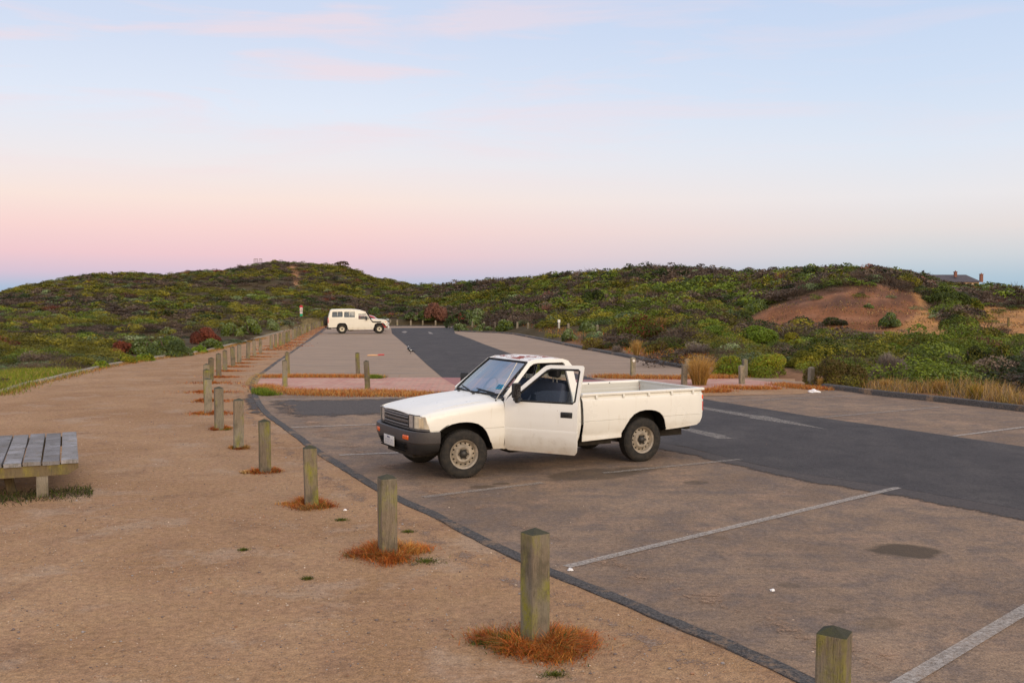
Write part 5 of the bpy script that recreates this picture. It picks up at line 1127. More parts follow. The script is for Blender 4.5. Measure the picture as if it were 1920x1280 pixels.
# ---- house beyond the right-hand ridge
Yh = 126.0
def HP(px, py, dy=0): return Vector(at_depth(px, py, Yh + dy))
h0 = HP(1790, 532); zb = TZ(h0.x, h0.y) - .3; HO = empty('house', (h0.x, Yh, zb), 0); tag(HO, 'single-storey house with dark hipped roof and brick chimneys behind the right-hand ridge', 'house'); hv = Vector((h0.x, Yh, zb))
r0_, r1_ = HP(1715, 515, 3.0), HP(1811, 515, 3.0); e00, e10, e11, e01 = HP(1700, 528.6), HP(1842, 528.6), HP(1842, 528.6, 6), HP(1700, 528.6, 6); e11.z = e10.z; e01.z = e00.z; e11.x = e10.x; e01.x = e00.x; r0_.z = r1_.z
bm = bmesh.new(); V_ = [bm.verts.new(p - hv) for p in (e00, e10, e11, e01, r0_, r1_)]
for f in ((0, 1, 5, 4), (1, 2, 5), (2, 3, 4, 5), (3, 0, 4), (0, 3, 2, 1)): bm.faces.new([V_[i] for i in f])
bmesh.ops.recalc_face_normals(bm, faces=bm.faces[:]); RO = obj_bm('roof', bm, simple('slate_roof', (.075, .062, .068), .8, nscale=3, namt=.2), HO, smooth=False)
bm = bmesh.new(); w0, w1 = HP(1703, 529), HP(1838, 529); add_box(bm, ((w0.x + w1.x) / 2 - hv.x, 3.0, (e00.z + zb) / 2 - zb), (w1.x - w0.x, 5.4, e00.z - zb)); HW = obj_bm('wall', bm, simple('cream_wall', (.62, .46, .30), .9), HO, smooth=False)
for px in (1808, 1820, 1832):
    q = HP(px, 533); bm = bmesh.new(); add_box(bm, (q.x - hv.x, .29, q.z - zb - .1), (.45, .04, .5)); obj_bm('window', bm, M_DARK, HW, smooth=False)
for px, pt, pb, dyy, w_ in ((1791.5, 509, 519.5, 1.6, 4.6), (1840, 513.5, 529, 2.6, 5.2)):
    a_, b_ = HP(px, pt, dyy), HP(px, pb, dyy); bm = bmesh.new(); add_box(bm, (a_.x - hv.x, dyy, (a_.z + b_.z) / 2 - zb), (w_ * Yh / FPX, .35, a_.z - b_.z)); add_box(bm, (a_.x - hv.x, dyy, a_.z - zb - .04), (w_ * Yh / FPX + .08, .43, .07)); add_cyl(bm, (a_.x - hv.x, dyy, a_.z - zb), (a_.x - hv.x, dyy, a_.z - zb + .12), .07); obj_bm('chimney', bm, simple('chimney_brick', (.24, .105, .075), .9, nscale=12, namt=.25), RO, smooth=False)
q = at_depth(1733, 512, Yh - 2); zq = TZ(q[0], q[1]); FL = empty('flagpole', (q[0], q[1], zq), 0); tag(FL, 'thin flagpole with a small dark flag left of the house roof', 'flagpole')
zt = at_depth(1733, 506, Yh - 2)[2]; bm = bmesh.new(); add_cyl(bm, (0, 0, 0), (0, 0, zt - zq), .018, seg=6); obj_bm('pole', bm, simple('pole_grey', (.5, .5, .5), .5), FL, smooth=False)
bm = bmesh.new(); add_grid(bm, [[(-.02 - .30 * u, .05 * math.sin(u * 7), zt - zq - .02 - .22 * v - .12 * u) for v in (0, .5, 1)] for u in np.linspace(0, 1, 6)]); obj_bm('flag', bm, simple('flag_cloth', (.05, .04, .09), .9), FL, solid=.01, smooth=False)

# ---- lookout rail on the left-hand summit
b_ = hit(484, 494, 120); LKO = empty('lookout_railing', b_, 0); tag(LKO, 'tiny lookout railing on the crest of the left-hand hill', 'railing'); k_ = b_[1] / FPX; zt = at_depth(484, 485.5, b_[1])[2] - b_[2]
for x in (-7.5, -4, -.5, 3.5, 7):
    bm = bmesh.new(); add_box(bm, (x * k_, 0, zt / 2), (.09, .09, zt)); obj_bm('post', bm, M_BEAR, LKO, smooth=False)
for z_, xa, xb in ((zt, -7.8, -.3), (zt, 2, 7.2), (zt * .7, -7.8, 7.2)):
    bm = bmesh.new(); add_box(bm, ((xa + xb) / 2 * k_, -.03, z_), ((xb - xa) * k_, .07, .09)); obj_bm('rail', bm, M_BEAR, LKO, smooth=False)

# ---- cricket bat left on the tarmac
a_ = Vector(G(688.5, 667.5)); b_ = Vector(G(720.5, 666.8)); d_ = b_ - a_; BAT = empty('cricket_bat', (a_.x, a_.y, a_.z + .012), math.atan2(d_.y, d_.x)); tag(BAT, 'cricket bat with tan blade and red handle lying on the far parking bays', 'cricket bat'); Lb = d_.length; kk = Lb / .86
bm = bmesh.new(); rows = [[(x * kk, y * kk, z * kk + .005) for y, z in ((-w, 0), (-w, t * .4), (0, t), (w, t * .4), (w, 0), (-w, 0))] for x, w, t in ((0, .045, .03), (.03, .056, .05), (.30, .056, .062), (.50, .054, .045), (.54, .03, .035), (.56, .018, .03))]; vs = add_grid(bm, rows); bm.faces.new(vs[0][:-1]); bm.faces.new(vs[-1][:-1]); bmesh.ops.recalc_face_normals(bm, faces=bm.faces[:]); obj_bm('blade', bm, simple('bat_willow', (.66, .36, .16), .5), BAT, smooth=False)
bm = bmesh.new(); add_tube(bm, [(.53 * kk, 0, .03), (.60 * kk, 0, .035), (.84 * kk, 0, .035), (.86 * kk, 0, .035)], [.024, .028, .028, .020], 10); obj_bm('handle', bm, simple('bat_grip_red', (.55, .04, .04), .5), BAT)

# ---- two magpies
def magpie(px, py, head, lab, s=1.0):
    g = G(px, py); o = empty('magpie', g, head); tag(o, lab, 'bird', 'magpies beside the dark lane')
    bm = bmesh.new(); pts = [(-.24, .10), (-.13, .135), (-.05, .16), (.05, .19), (.10, .235), (.135, .27), (.165, .275), (.215, .268)]; rad = [.012, .030, .062, .066, .045, .036, .026, .004]
    add_tube(bm, [(x * s, 0, z * s) for x, z in pts], [r * s for r in rad], 12)
    for k in (-1, 1): add_tube(bm, [(.0, k * .025 * s, .14 * s), (.01 * s, k * .028 * s, .06 * s), (.0, k * .028 * s, .004), (.05 * s, k * .03 * s, .003)], .006 * s, 6)
    b_ = obj_bm('body', bm, simple('magpie_black', (.010, .010, .012), .5), o)
    bm = bmesh.new(); bmesh.ops.create_uvsphere(bm, u_segments=12, v_segments=8, radius=1, matrix=Matrix.Translation((.075 * s, 0, .222 * s)) @ Matrix.Rotation(R(-35), 4, 'Y') @ Matrix.Diagonal((.05 * s, .047 * s, .05 * s, 1))); obj_bm('white_nape', bm, simple('magpie_white', (.75, .75, .73), .7), o)
    for k in (-1, 1):
        bm = bmesh.new(); bmesh.ops.create_uvsphere(bm, u_segments=12, v_segments=8, radius=1, matrix=Matrix.Translation((-.04 * s, k * .055 * s, .165 * s)) @ Matrix.Rotation(R(-14), 4, 'Y') @ Matrix.Diagonal((.10 * s, .018 * s, .035 * s, 1))); obj_bm('wing', bm, simple('magpie_wing', (.012, .012, .014), .5), o)
        bm = bmesh.new(); bmesh.ops.create_uvsphere(bm, u_segments=12, v_segments=8, radius=1, matrix=Matrix.Translation((.0 * s, k * .064 * s, .185 * s)) @ Matrix.Diagonal((.055 * s, .014 * s, .022 * s, 1))); obj_bm('wing_patch', bm, bpy.data.materials['magpie_white'], o)
    return o
magpie(766, 659.5, R(100), 'black and white magpie with raised tail, upper one of two at the lane edge', 1.0)
magpie(770.2, 663.2, R(200), 'black and white magpie standing lower and to the right at the lane edge', .9)

# ---- litter and shells
M_PAPER = simple('white_litter', (.80, .79, .80), .6)
def blob(name, px, py, sx, sy, sz, lab, cat, mat, seed):
    g = G(px, py); bm = bmesh.new(); bmesh.ops.create_icosphere(bm, subdivisions=3, radius=1)
    for v in bm.verts:
        n = mnoise.noise(v.co * 1.7 + Vector((seed, 0, 0))); v.co = Vector((v.co.x * sx, v.co.y * sy, max(-.2, v.co.z) * sz)) * (1 + n * .5)
    o = obj_bm(name, bm, mat, loc=(g[0], g[1], g[2] + sz * .2 + .01), ang=25); tag(o, lab, cat); return o
blob('plastic_litter', 1526, 736, .15, .08, .06, 'crumpled white plastic litter on the tarmac beside the grey end bollard', 'litter', M_PAPER, 1)
blob('shell', 1069.5, 1071, .022, .018, .018, 'small white shell at the near end of the long bay line', 'shell', M_PAPER, 2)
blob('shell', 1448, 1109, .022, .015, .012, 'tiny white shell alone in the middle of the nearest bay', 'shell', M_PAPER, 3)
blob('shell', 647, 958, .018, .014, .012, 'small white shell in the grass at the fourth bollard', 'shell', M_PAPER, 4)
blob('paper_scrap', 1148, 662.5, .22, .12, .08, 'tiny white scrap by the island kerb above the truck tray', 'litter', M_PAPER, 5) if False else None
# ================================================================== PLANTS
PAL = {  # real-world leaf colours: (mean, spread between clumps)
    'olive':  [(.165, .148, .013), (.220, .188, .018), (.098, .095, .010)],
    'green':  [(.112, .148, .014), (.160, .200, .020), (.064, .090, .010)],
    'bright': [(.155, .235, .016), (.22, .29, .022), (.090, .145, .012)],
    'silver': [(.165, .215, .090), (.26, .31, .145), (.09, .13, .05)],
    'brown':  [(.112, .076, .052), (.158, .112, .078), (.066, .044, .030)],
    'dark':   [(.036, .055, .010), (.052, .070, .012), (.026, .036, .010)],
    'yellow': [(.250, .225, .015), (.32, .27, .022), (.165, .162, .014)],
    'rust':   [(.190, .050, .026), (.24, .072, .034), (.125, .036, .022)],
    'dead':   [(.215, .095, .062), (.26, .125, .085), (.15, .066, .045)],
    'grey':   [(.205, .165, .135), (.27, .22, .185), (.13, .10, .082)],
    'straw':  [(.46, .285, .10), (.56, .37, .15), (.33, .19, .07)],
    'gold':   [(.44, .24, .045), (.54, .32, .07), (.30, .17, .03)],
    'redgrass': [(.46, .105, .020), (.58, .175, .032), (.30, .062, .016)],
    'orange': [(.52, .20, .038), (.62, .31, .07), (.36, .12, .028)],
    'mixed':  [(.125, .085, .025), (.15, .105, .03), (.08, .072, .02)],
}
def unit(v): return v / (np.linalg.norm(v, axis=-1, keepdims=True) + 1e-9)
def tris(C_, Nn, size, asp, g):
    """one small leaf-like triangle pair (diamond) per point: returns verts (n*4,3)"""
    n = len(C_); t = unit(np.cross(Nn, g.normal(size=(n, 3)))); b = np.cross(Nn, t)
    s = size[:, None] if np.ndim(size) else size
    V = np.stack([C_ - t * s * asp, C_ + b * s, C_ + t * s * asp, C_ - b * s], 1)
    return V.reshape(-1, 3)
def bush_proto(g, n, leaf, lobes=9, kind='leafy', asp=.45, lob_r=.42):
    """unit bush: radius 1, height 1 (scaled later); returns V (n*4,3), shade (n)"""
    d = g.normal(size=(lobes, 3)); d[:, 2] = np.abs(d[:, 2]) * .9; d = unit(d); d[0] = (0, 0, 1)
    lc = d * g.uniform(.45, .74, (lobes, 1)); lr = g.uniform(.75, 1.2, lobes) * lob_r
    k = g.choice(lobes, n, p=(lr ** 2) / (lr ** 2).sum()); v = unit(g.normal(size=(n, 3)) + d[k] * .7); v[:, 2] = np.where(v[:, 2] < -.35, -v[:, 2], v[:, 2])
    rad = lr[k] * g.uniform(.78, 1.06, n); P = lc[k] + v * rad[:, None]
    if kind == 'twig':
        o = unit(P + np.array([0, 0, .25])); Nn = unit(np.cross(o, g.normal(size=(n, 3)))); L = leaf * g.uniform(1.4, 3.4, n)[:, None]; w = np.cross(Nn, o) * leaf * .16
        P = P * g.uniform(.55, 1.0, (n, 1)); bend = g.normal(size=(n, 3)) * leaf * .5
        V = np.stack([P - o * L * .5 - w, P - o * L * .5 + w, P + o * L * .5 + bend + w * .3, P + o * L * .5 + bend - w * .3], 1).reshape(-1, 3)
    else:
        Nn = unit(v + g.normal(size=(n, 3)) * .65); V = tris(P, Nn, leaf * g.uniform(.7, 1.3, n), asp, g)
    V[:, 2] = np.maximum(V[:, 2], -.05)
    return V, k, g.uniform(.78, 1.22, n)
def colour(g, pal, lob, shade, nl, tip=None, V=None, amt=1.0):
    P = np.array(PAL[pal]); lc = P[g.choice(3, nl, p=[.5, .25, .25])] * g.uniform(.82, 1.18, (nl, 1))
    c = lc[lob] * shade[:, None]; m = g.random(len(c)) < .12; c[m] *= g.uniform(.5, 1.6, (m.sum(), 1))
    return np.repeat(c, 4, 0)
def quadF(n): return np.arange(n * 4, dtype=np.int32).reshape(-1, 4)

SH = [  # px, base, width, height, growth, palette, label
 (314, 669, 84, 42, 'leafy', 'silver', 'large silvery-green shrub spilling to the path edging on the left', 'green'),
 (262, 664, 60, 30, 'leafy', 'green', 'grey-green shrub left of the large silvery one, behind the path edging', 'silver'),
 (376, 645, 70, 34, 'leafy', 'rust', 'rounded rust-red bush behind the path edging', 'rust'),
 (222, 664, 44, 27, 'leafy', 'rust', 'narrow slanting rust-red bush left of the grey-green shrub', 'rust'),
 (393, 655, 52, 22, 'leafy', 'green', 'green shrub at the path edging in front of the rounded rust-red bush', 'silver'),
 (372, 661, 34, 16, 'leafy', 'bright', 'low bright green plant hanging over the path edging', None),
 (432, 630, 46, 28, 'leafy', 'green', 'rounded green shrub where the path narrows, left of a bigger one', 'silver'),
 (468, 628, 52, 32, 'leafy', 'green', 'biggest green shrub beside the narrowing far path', 'silver'),
 (506, 618, 38, 22, 'leafy', 'silver', 'pale green shrub below the timber rail', 'green'),
 (415, 618, 22, 15, 'leafy', 'silver', 'small pale tufty shrub above the rounded green one by the path', None),
 (310, 627, 40, 15, 'leafy', 'olive', 'olive dome-shaped shrub just above the large silvery one', 'silver'),
 (180, 690, 40, 16, 'leafy', 'bright', 'low bright green plant at the path edging, left of the yellowish one', 'yellow'),
 (228, 681, 54, 20, 'leafy', 'yellow', 'yellow-green low shrub at the path edging', 'bright'),
 (265, 677, 44, 16, 'leafy', 'bright', 'low leafy green plant under the grey-green shrub', 'yellow'),
 (895, 609, 54, 32, 'leafy', 'silver', 'large silvery dome shrub behind the far end of the car park', 'green'),
 (815, 603, 50, 34, 'leafy', 'dead', 'dead pinkish-brown dome bush behind the far kerb', 'dead'),
 (797, 609, 42, 20, 'leafy', 'green', 'green shrub in front of the dead pinkish bush', 'silver'),
 (862, 603, 26, 20, 'leafy', 'rust', 'small reddish-brown bush beside the silvery dome shrub', 'brown'),
 (868, 621, 38, 16, 'leafy', 'silver', 'low pale shrub at the left end of the island kerb', 'green'),
 (905, 621, 40, 16, 'leafy', 'silver', 'low green-white shrub in the middle of the island kerb', 'green'),
 (947, 620, 42, 22, 'leafy', 'green', 'light green shrub at the right end of the island bushes', 'silver'),
 (770, 602, 30, 16, 'leafy', 'silver', 'silvery shrub on the slope above the third far bollard', 'green'),
 (702, 588, 22, 14, 'leafy', 'silver', 'pale round shrub on the slope above the four-wheel drive', 'green'),
 (1024, 614, 46, 14, 'leafy', 'olive', 'flat olive cushion shrub left of the white-topped post', 'green'),
 (1036, 604, 24, 16, 'leafy', 'silver', 'small silvery shrub just left of the white-topped post', 'green'),
 (1067, 640, 38, 26, 'leafy', 'silver', 'round silvery cushion shrub behind the island kerb', 'green'),
 (1100, 622, 40, 22, 'leafy', 'silver', 'silver-green shrub behind the round cushion shrub', 'green'),
 (1086, 608, 36, 14, 'leafy', 'bright', 'bright green low shrub behind the silver-green one', 'green'),
 (1205, 637, 104, 50, 'leafy', 'green', 'big domed shrub with reddish bare trunks showing under its green crown', 'rust'),
 (1345, 632, 96, 24, 'leafy', 'bright', 'long bright green hedge-like shrub above the tussock', 'green'),
 (1425, 650, 92, 42, 'leafy', 'bright', 'tall bright green shrub above the paired dry grey bollards', 'green'),
 (1484, 655, 56, 34, 'leafy', 'yellow', 'yellow-green rounded shrub right of the tall bright green one', 'olive'),
 (1305, 667, 80, 30, 'twig', 'grey', 'grey leafless bush behind the golden tussock', 'brown'),
 (1370, 706, 76, 42, 'leafy', 'yellow', 'yellowish-green bush between the golden tussock and the dry bollards', 'bright'),
 (1445, 708, 104, 46, 'leafy', 'yellow', 'wide yellow-green bush behind the right end of the brick path', 'bright'),
 (1510, 690, 70, 36, 'leafy', 'yellow', 'yellowish bush above the single end bollard', 'olive'),
 (1580, 727, 116, 58, 'leafy', 'mixed', 'large rounded brownish-green shrub next to the end bollard', 'olive'),
 (1676, 716, 92, 58, 'twig', 'grey', 'grey leafless bush right of the large brownish-green shrub', 'grey'),
 (1722, 706, 50, 30, 'twig', 'brown', 'brown twiggy bush at the edge of the dry grass', 'grey'),
 (1660, 672, 90, 34, 'leafy', 'green', 'green bush behind the grey leafless one', 'bright'),
 (1750, 672, 34, 24, 'leafy', 'silver', 'small pale green shrub above the dry grass', 'green'),
 (1790, 690, 60, 32, 'twig', 'grey', 'grey bush behind the dry grass at the right', 'brown'),
 (1835, 690, 70, 44, 'leafy', 'dark', 'dark bush behind the dry grass near the right edge', 'olive'),
 (1895, 690, 80, 46, 'leafy', 'olive', 'olive bush at the right edge above the dry grass', 'dark'),
 (1674, 616, 48, 32, 'leafy', 'silver', 'silver-green shrub at the foot of the bare earth mound', 'green'),
 (1589, 569, 20, 12, 'leafy', 'green', 'small round green bush high on the bare earth mound', 'silver'),
 (1631, 579, 22, 11, 'leafy', 'silver', 'small pale bush in the middle of the bare earth mound', 'green'),
 (1570, 612, 60, 18, 'leafy', 'dark', 'low dark bush along the bottom of the mound', 'brown'),
 (1780, 578, 92, 44, 'leafy', 'dark', 'big dark bush on the right shoulder of the mound', 'green'),
 (1810, 617, 86, 30, 'leafy', 'green', 'green bush at the foot of the slope right of the mound', 'dark'),
 (1830, 578, 50, 22, 'leafy', 'green', 'small green bush reaching onto the straw-coloured slope', 'olive'),
 (1112, 575, 50, 34, 'leafy', 'dark', 'dark green bush in the hollow of the middle slope', 'green'),
 (1420, 585, 58, 26, 'leafy', 'green', 'green bush at the left foot of the bare mound', 'silver'),
 (1372, 600, 40, 22, 'leafy', 'silver', 'pale bush left of the bare mound', 'green'),
 (1172, 582, 40, 20, 'leafy', 'olive', 'olive bush on the slope above the big domed shrub', 'green'),
 (1240, 614, 60, 24, 'twig', 'straw', 'pale seedy bush right of the big domed shrub', 'olive'),
 (1262, 680, 44, 20, 'leafy', 'olive', 'low olive bush behind the far bay, above the tray tail', 'green'),
 (1120, 655, 70, 24, 'leafy', 'mixed', 'low brownish heath bush behind the island kerb', 'yellow'),
 (1160, 664, 36, 22, 'twig', 'grey', 'small grey leafless bush beside the small golden tussock', 'grey'),
 (1240, 664, 60, 26, 'leafy', 'mixed', 'mottled low bush right of the small golden tussock', 'olive'),
]

# ---- the mass of coastal heath on the hills: one body of growth
g_ = np.random.default_rng(11)
PROT = {}
for kd in ('leafy', 'twig', 'mat'):
    for lod, n_ in (('far', 210), ('mid', 560), ('near', 1500)):
        lf = {'far': .118, 'mid': .068, 'near': .040}[lod]
        PROT[kd, lod] = [bush_proto(g_, int(n_ * (1.15 if kd == 'twig' else 1)), lf * (1.0 if kd != 'mat' else .9), lobes=9 if kd != 'mat' else 14, kind='twig' if kd == 'twig' else 'leafy', lob_r=.42 if kd != 'mat' else .34) for _ in range(7)]
NOGO = [MOUND, STRAW, TRACK]
HOUSEG = [(1715, 500), (1860, 500), (1860, 531), (1715, 529)]
def scatter(nu, u0, u1, ymin_f, ymax_f, g):
    u = g.uniform(u0, u1, nu); a = ymin_f(u); b = ymax_f(u); Y = np.sqrt(g.uniform(0, 1, nu) * (b ** 2 - a ** 2) + a ** 2); return u, Y
def ridgeY(u): return np.interp(u, _us, _nd[:, 3, 0])
U, Yv = scatter(13600, -760, 2480, lambda u: Y0(u) + .5, lambda u: ridgeY(u) + 7, g_)
Xv = (U - 960) / FPX * Yv; Zv = terrain(Xv, Yv); PU, PV = PXa(Xv, Yv, Zv)
wt = fnoise(Xv, Yv, 9.0, .7); w2 = fnoise(Xv, Yv, 4.5, 2.2); w3 = fnoise(Xv, Yv, 14.0, 4.1); wt = wt * 1.15
keep = np.ones(len(U), bool); PU0, PV0 = PU, PV; PU = PU + g_.normal(size=len(U)) * 9; PV = PV + g_.normal(size=len(U)) * 4
for poly in (MOUND, STRAW): keep &= ~((pt_in(PU, PV, poly) | pt_in(PU, PV - 9, poly)) & (Yv > 50) & (g_.random(len(U)) > .07))
keep &= ~((pt_in(PU0, PV0, [(p[0] + (2 if p[0] > 552 else -2), p[1]) for p in TRACK]) | pt_in(PU0, PV0 - 5, TRACK) | pt_in(PU0, PV0 - 10, TRACK)) & (Yv > 90))
keep &= ~((U > 855) & (Yv < Y0(U) + g_.uniform(.5, 2.6, len(U)))); keep &= ~((U > 1520) & (Yv < Y0(U) + 3.8)) & ~((U > 848) & (U < 1010) & (Yv < 82))
keep &= ~((U < 130) & (Yv < Y0(U) + 3.0)) & (Yv > 12)
keep &= ~((np.abs(U - 1733) < 0) & (Yv > 110))
PU, PV = PU0, PV0; hm = 1.0 * FPX / Yv; inm = pt_in(PU0, PV0 - 4, MOUND) | pt_in(PU0, PV0 - 4, STRAW)
for (px, pb, w, h, kd, pal, lab, p2) in SH:
    keep &= ~((np.abs(U - px) < w * .50) & (PV > pb - h * .35) & (PV < pb + np.minimum(hm * .45, 15)) & (PV - hm * .6 < pb - h * .25))
for u0_, u1_, v0_, v1_, f_ in ((860, 1165, 612, 632, .9), (1420, 1800, 627, 650, .6), (1470, 1545, 700, 732, 1), (550, 578, 606, 620, .9)): keep &= ~((U > u0_) & (U < u1_) & (PV > v0_) & (PV < v1_) & (g_.random(len(U)) < f_))
VV, CC = [], []; nleaf = 0
for i in np.nonzero(keep)[0]:
    Yd = Yv[i]; lod = 'near' if Yd < 48 else ('mid' if Yd < 88 else 'far')
    right = U[i] > 840; a = wt[i] + g_.normal() * .45; b = w2[i] + g_.normal() * .4
    if a > .50: ty = 'olive'
    elif a > .05: ty = 'green' if b > .1 else 'olive'
    elif a > (.05 if right else -.12): ty = 'green' if b > .35 else 'olive'
    elif a > -.60: ty = 'brown'
    else: ty = 'brown' if b > -.3 else 'dark'
    if b > .85 and a > -.3: ty = 'silver'
    if w3[i] > .75 and b < -.55: ty = 'yellow'
    if right and ty == 'olive' and b < -.2: ty = 'green'
    if g_.random() < .025: ty = 'silver'
    if g_.random() < .012: ty = 'rust' if not right else 'dead'
    kd = 'twig' if ty in ('brown', 'rust', 'dead', 'grey') and g_.random() < (.6 if lod != 'far' else .35) else ('mat' if g_.random() < .4 else 'leafy')
    P_, lob, sh = PROT[kd, lod][g_.integers(7)]
    big = 1.0 if right else .82; r = g_.uniform(.75, 1.55) * big * (1.0 if ty != 'silver' else .8) * (1 if Yd < 70 else 1.12); h = r * g_.uniform(.48, .80) * (1.0 if right else .72)
    if kd == 'mat': r *= 1.35; h *= .72
    if ty == 'dark' and right: h *= 1.2
    if 1735 < U[i] < 1850 and Yd > 85: h *= .45; r *= .8
    if Yd > 60 and U[i] > 1380 and inm[i]: r *= .45; h *= .4
    th = g_.uniform(0, 6.28); c_, s_ = math.cos(th), math.sin(th); e = g_.uniform(.8, 1.25)
    x = P_[:, 0] * r * e; y = P_[:, 1] * r / e; V_ = np.stack([x * c_ - y * s_ + Xv[i], x * s_ + y * c_ + Yv[i], P_[:, 2] * h + Zv[i] - .10 * h], 1)
    VV.append(V_.astype(np.float32)); CC.append((colour(g_, ty, lob, sh, 14) * g_.uniform(.58, 1.5)).astype(np.float32))
V_ = np.concatenate(VV); o = obj_np('coastal_heath', V_, quadF(len(V_) // 4), M_FOL, C=np.concatenate(CC), nper=4)
tag(o, 'low coastal heath of olive, brown and silvery bushes blanketing the hills behind the car park', 'heath', kind='stuff'); print('heath quads', len(V_) // 4)
del VV, CC, V_

# ---- shrubs one can tell apart
def shrub(name, px, pbase, w, h, kind, pal, label, cat='shrub', grp=None, leaf=None, n=None, loc=None, lobes=11, stems=True, pal2=None, depth=None, ymin=18):
    g = loc or (hit(px, pbase, ymin) if Yok(px, pbase) else G(px, pbase)); Yd = g[1]; m = Yd / FPX; rw = w / 2 * m; rh = h * m
    lf_m = leaf or max(.016, .80 * Yd / 995 * 1.3); lf = lf_m / rw
    n = n or int(min(16000, max(900, 7.5 * (w / 1.875) * (h / 1.875))))
    sd = abs(hash(label)) if False else int(px * 13 + pbase * 7); q = np.random.default_rng(sd)
    P_, lob, sh = bush_proto(q, n, lf, lobes=lobes, kind=kind, lob_r=.40)
    C_ = colour(q, pal, lob, sh, lobes)
    if pal2: 
        m2 = np.repeat(q.random(n) < .35, 4); C2 = colour(q, pal2, lob, sh, lobes); C_[m2] = C2[m2]
    ex_ = max(abs(P_[:, 0]).max(), .8); V_ = P_ * np.array([rw / ex_ * 1.02, (depth or rw) / ex_, rh / max(P_[:, 2].max(), .7)])
    root = empty(name, (g[0], g[1] + (depth or rw) * .55, g[2] - .03)); tag(root, label, cat, grp)
    obj_np('foliage', V_, quadF(n), M_FOL, root, C=C_, nper=4)
    bm = bmesh.new(); rr = random.Random(sd)
    for k in range(6):
        a = rr.uniform(0, 6.28); e = Vector((math.cos(a) * rw * rr.uniform(.3, .75), math.sin(a) * rw * .6, rh * rr.uniform(.55, .85))); mid = e * .5 + Vector((rr.uniform(-.1, .1) * rw, 0, -.04 * rh)); add_tube(bm, [(0, 0, -.05), mid, e], [.045 * rh + .01, .03 * rh + .006, .012 * rh], 5)
    obj_bm('stem', bm, M_STEM, root, smooth=False); return root
def Yok(px, py):
    yy = G(px, py)[1]; return yy > Y0(px) + .2
M_STEM = simple('woody_stem', (.12, .085, .06), .9, nscale=20, namt=.3)
for (px, pb, w, h, kd, pal, lab, p2) in SH: shrub('shrub', px, pb, w, h, kd, pal, lab, pal2=p2)
# wind-shaped trees on the skyline of the left hill
for px, pb, w, h, lab in ((584, 497, 22, 9, 'flat-topped windswept tree on the left hill skyline beside the sandy track'), (612, 498, 26, 9, 'low spreading tree in the middle of the left hill skyline'), (640, 502, 28, 12, 'umbrella-shaped tree standing clear at the right end of the hill skyline'), (956, 527, 12, 8, 'dark round tree on the skyline in the middle of the photo')):
    b_ = hit(px, pb, 100); m = b_[1] / FPX; q = np.random.default_rng(px); root = empty('tree', b_, 0); tag(root, lab, 'tree', 'windswept trees on the skyline')
    P_, lob, sh = bush_proto(q, 700, .12, lobes=10, lob_r=.36); V_ = P_ * np.array([w / 2 * m, w / 2 * m, h * .62 * m]) + np.array([0, 0, h * .42 * m])
    obj_np('crown', V_, quadF(700), M_FOL, root, C=colour(q, 'brown' if px != 612 else 'olive', lob, sh, 10), nper=4)
    bm = bmesh.new(); rr = random.Random(px)
    for k in range(5):
        a = rr.uniform(-1, 1); add_tube(bm, [(0, 0, -.3), (a * w * .1 * m, rr.uniform(-.2, .2), h * .3 * m), (a * w * .34 * m, rr.uniform(-.5, .5), h * .65 * m)], [.10, .07, .03], 5)
    obj_bm('trunk', bm, M_STEM, root, smooth=False)

# ---- grasses
def blades(g, X, Y, Z, H, W_, lean, segs=2, curl=.35, out=None):
    """curved tapering blades; returns V,F arrays (quads)"""
    n = len(X); a = g.uniform(0, 2 * math.pi, n); d = np.stack([np.cos(a), np.sin(a)], 1)
    if out is not None: d = out * .6 + d * .8; d /= np.linalg.norm(d, axis=1, keepdims=True) + 1e-9
    sd = np.stack([-d[:, 1], d[:, 0]], 1); sa = g.uniform(0, 2 * math.pi, n); sd = np.stack([np.cos(sa), np.sin(sa)], 1)
    VV = []; 
    for k in range(segs + 1):
        t = k / segs; off = lean * H * (t ** (1 + curl)); z = Z + H * (t - .30 * lean * t * t); w = W_ * (1 - .85 * t)
        for s in (-1, 1): VV.append(np.stack([X + d[:, 0] * off + sd[:, 0] * w * s, Y + d[:, 1] * off + sd[:, 1] * w * s, z], 1))
    V = np.stack(VV, 1); m = 2 * (segs + 1); base = (np.arange(n) * m)[:, None]
    Fs = [base + np.array([[2 * k, 2 * k + 1, 2 * k + 3, 2 * k + 2]]) for k in range(segs)]
    return V.reshape(-1, 3), np.stack(Fs, 1).reshape(-1, 4), m
def grass_obj(name, g, X, Y, Z, H, W_, lean, pals, segs=2, parent=None, out=None, origin=None, w=None, curl=.35, cid=None):
    V, F, m = blades(g, X, Y, Z, H, W_, lean, segs, curl, out)
    P = np.concatenate([np.array(PAL[p]) for p in pals]); pr = None if w is None else np.repeat(np.array(w) / 3.0 / sum(w), 3)
    ci = g.choice(len(P), len(X), p=pr)
    if cid is not None: cp = g.choice(len(P), cid.max() + 1, p=pr); ci = np.where(g.random(len(X)) < .55, cp[cid], ci)
    c = P[ci] * g.uniform(.7, 1.3, (len(X), 1)); C_ = np.repeat(c, m, 0)
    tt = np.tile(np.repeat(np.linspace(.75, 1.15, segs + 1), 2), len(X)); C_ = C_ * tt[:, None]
    if origin is not None: V = V - np.array(origin)
    o = obj_np(name, V, F, M_FOL, parent, C=C_, nper=4)
    if origin is not None: o.location = origin
    return o
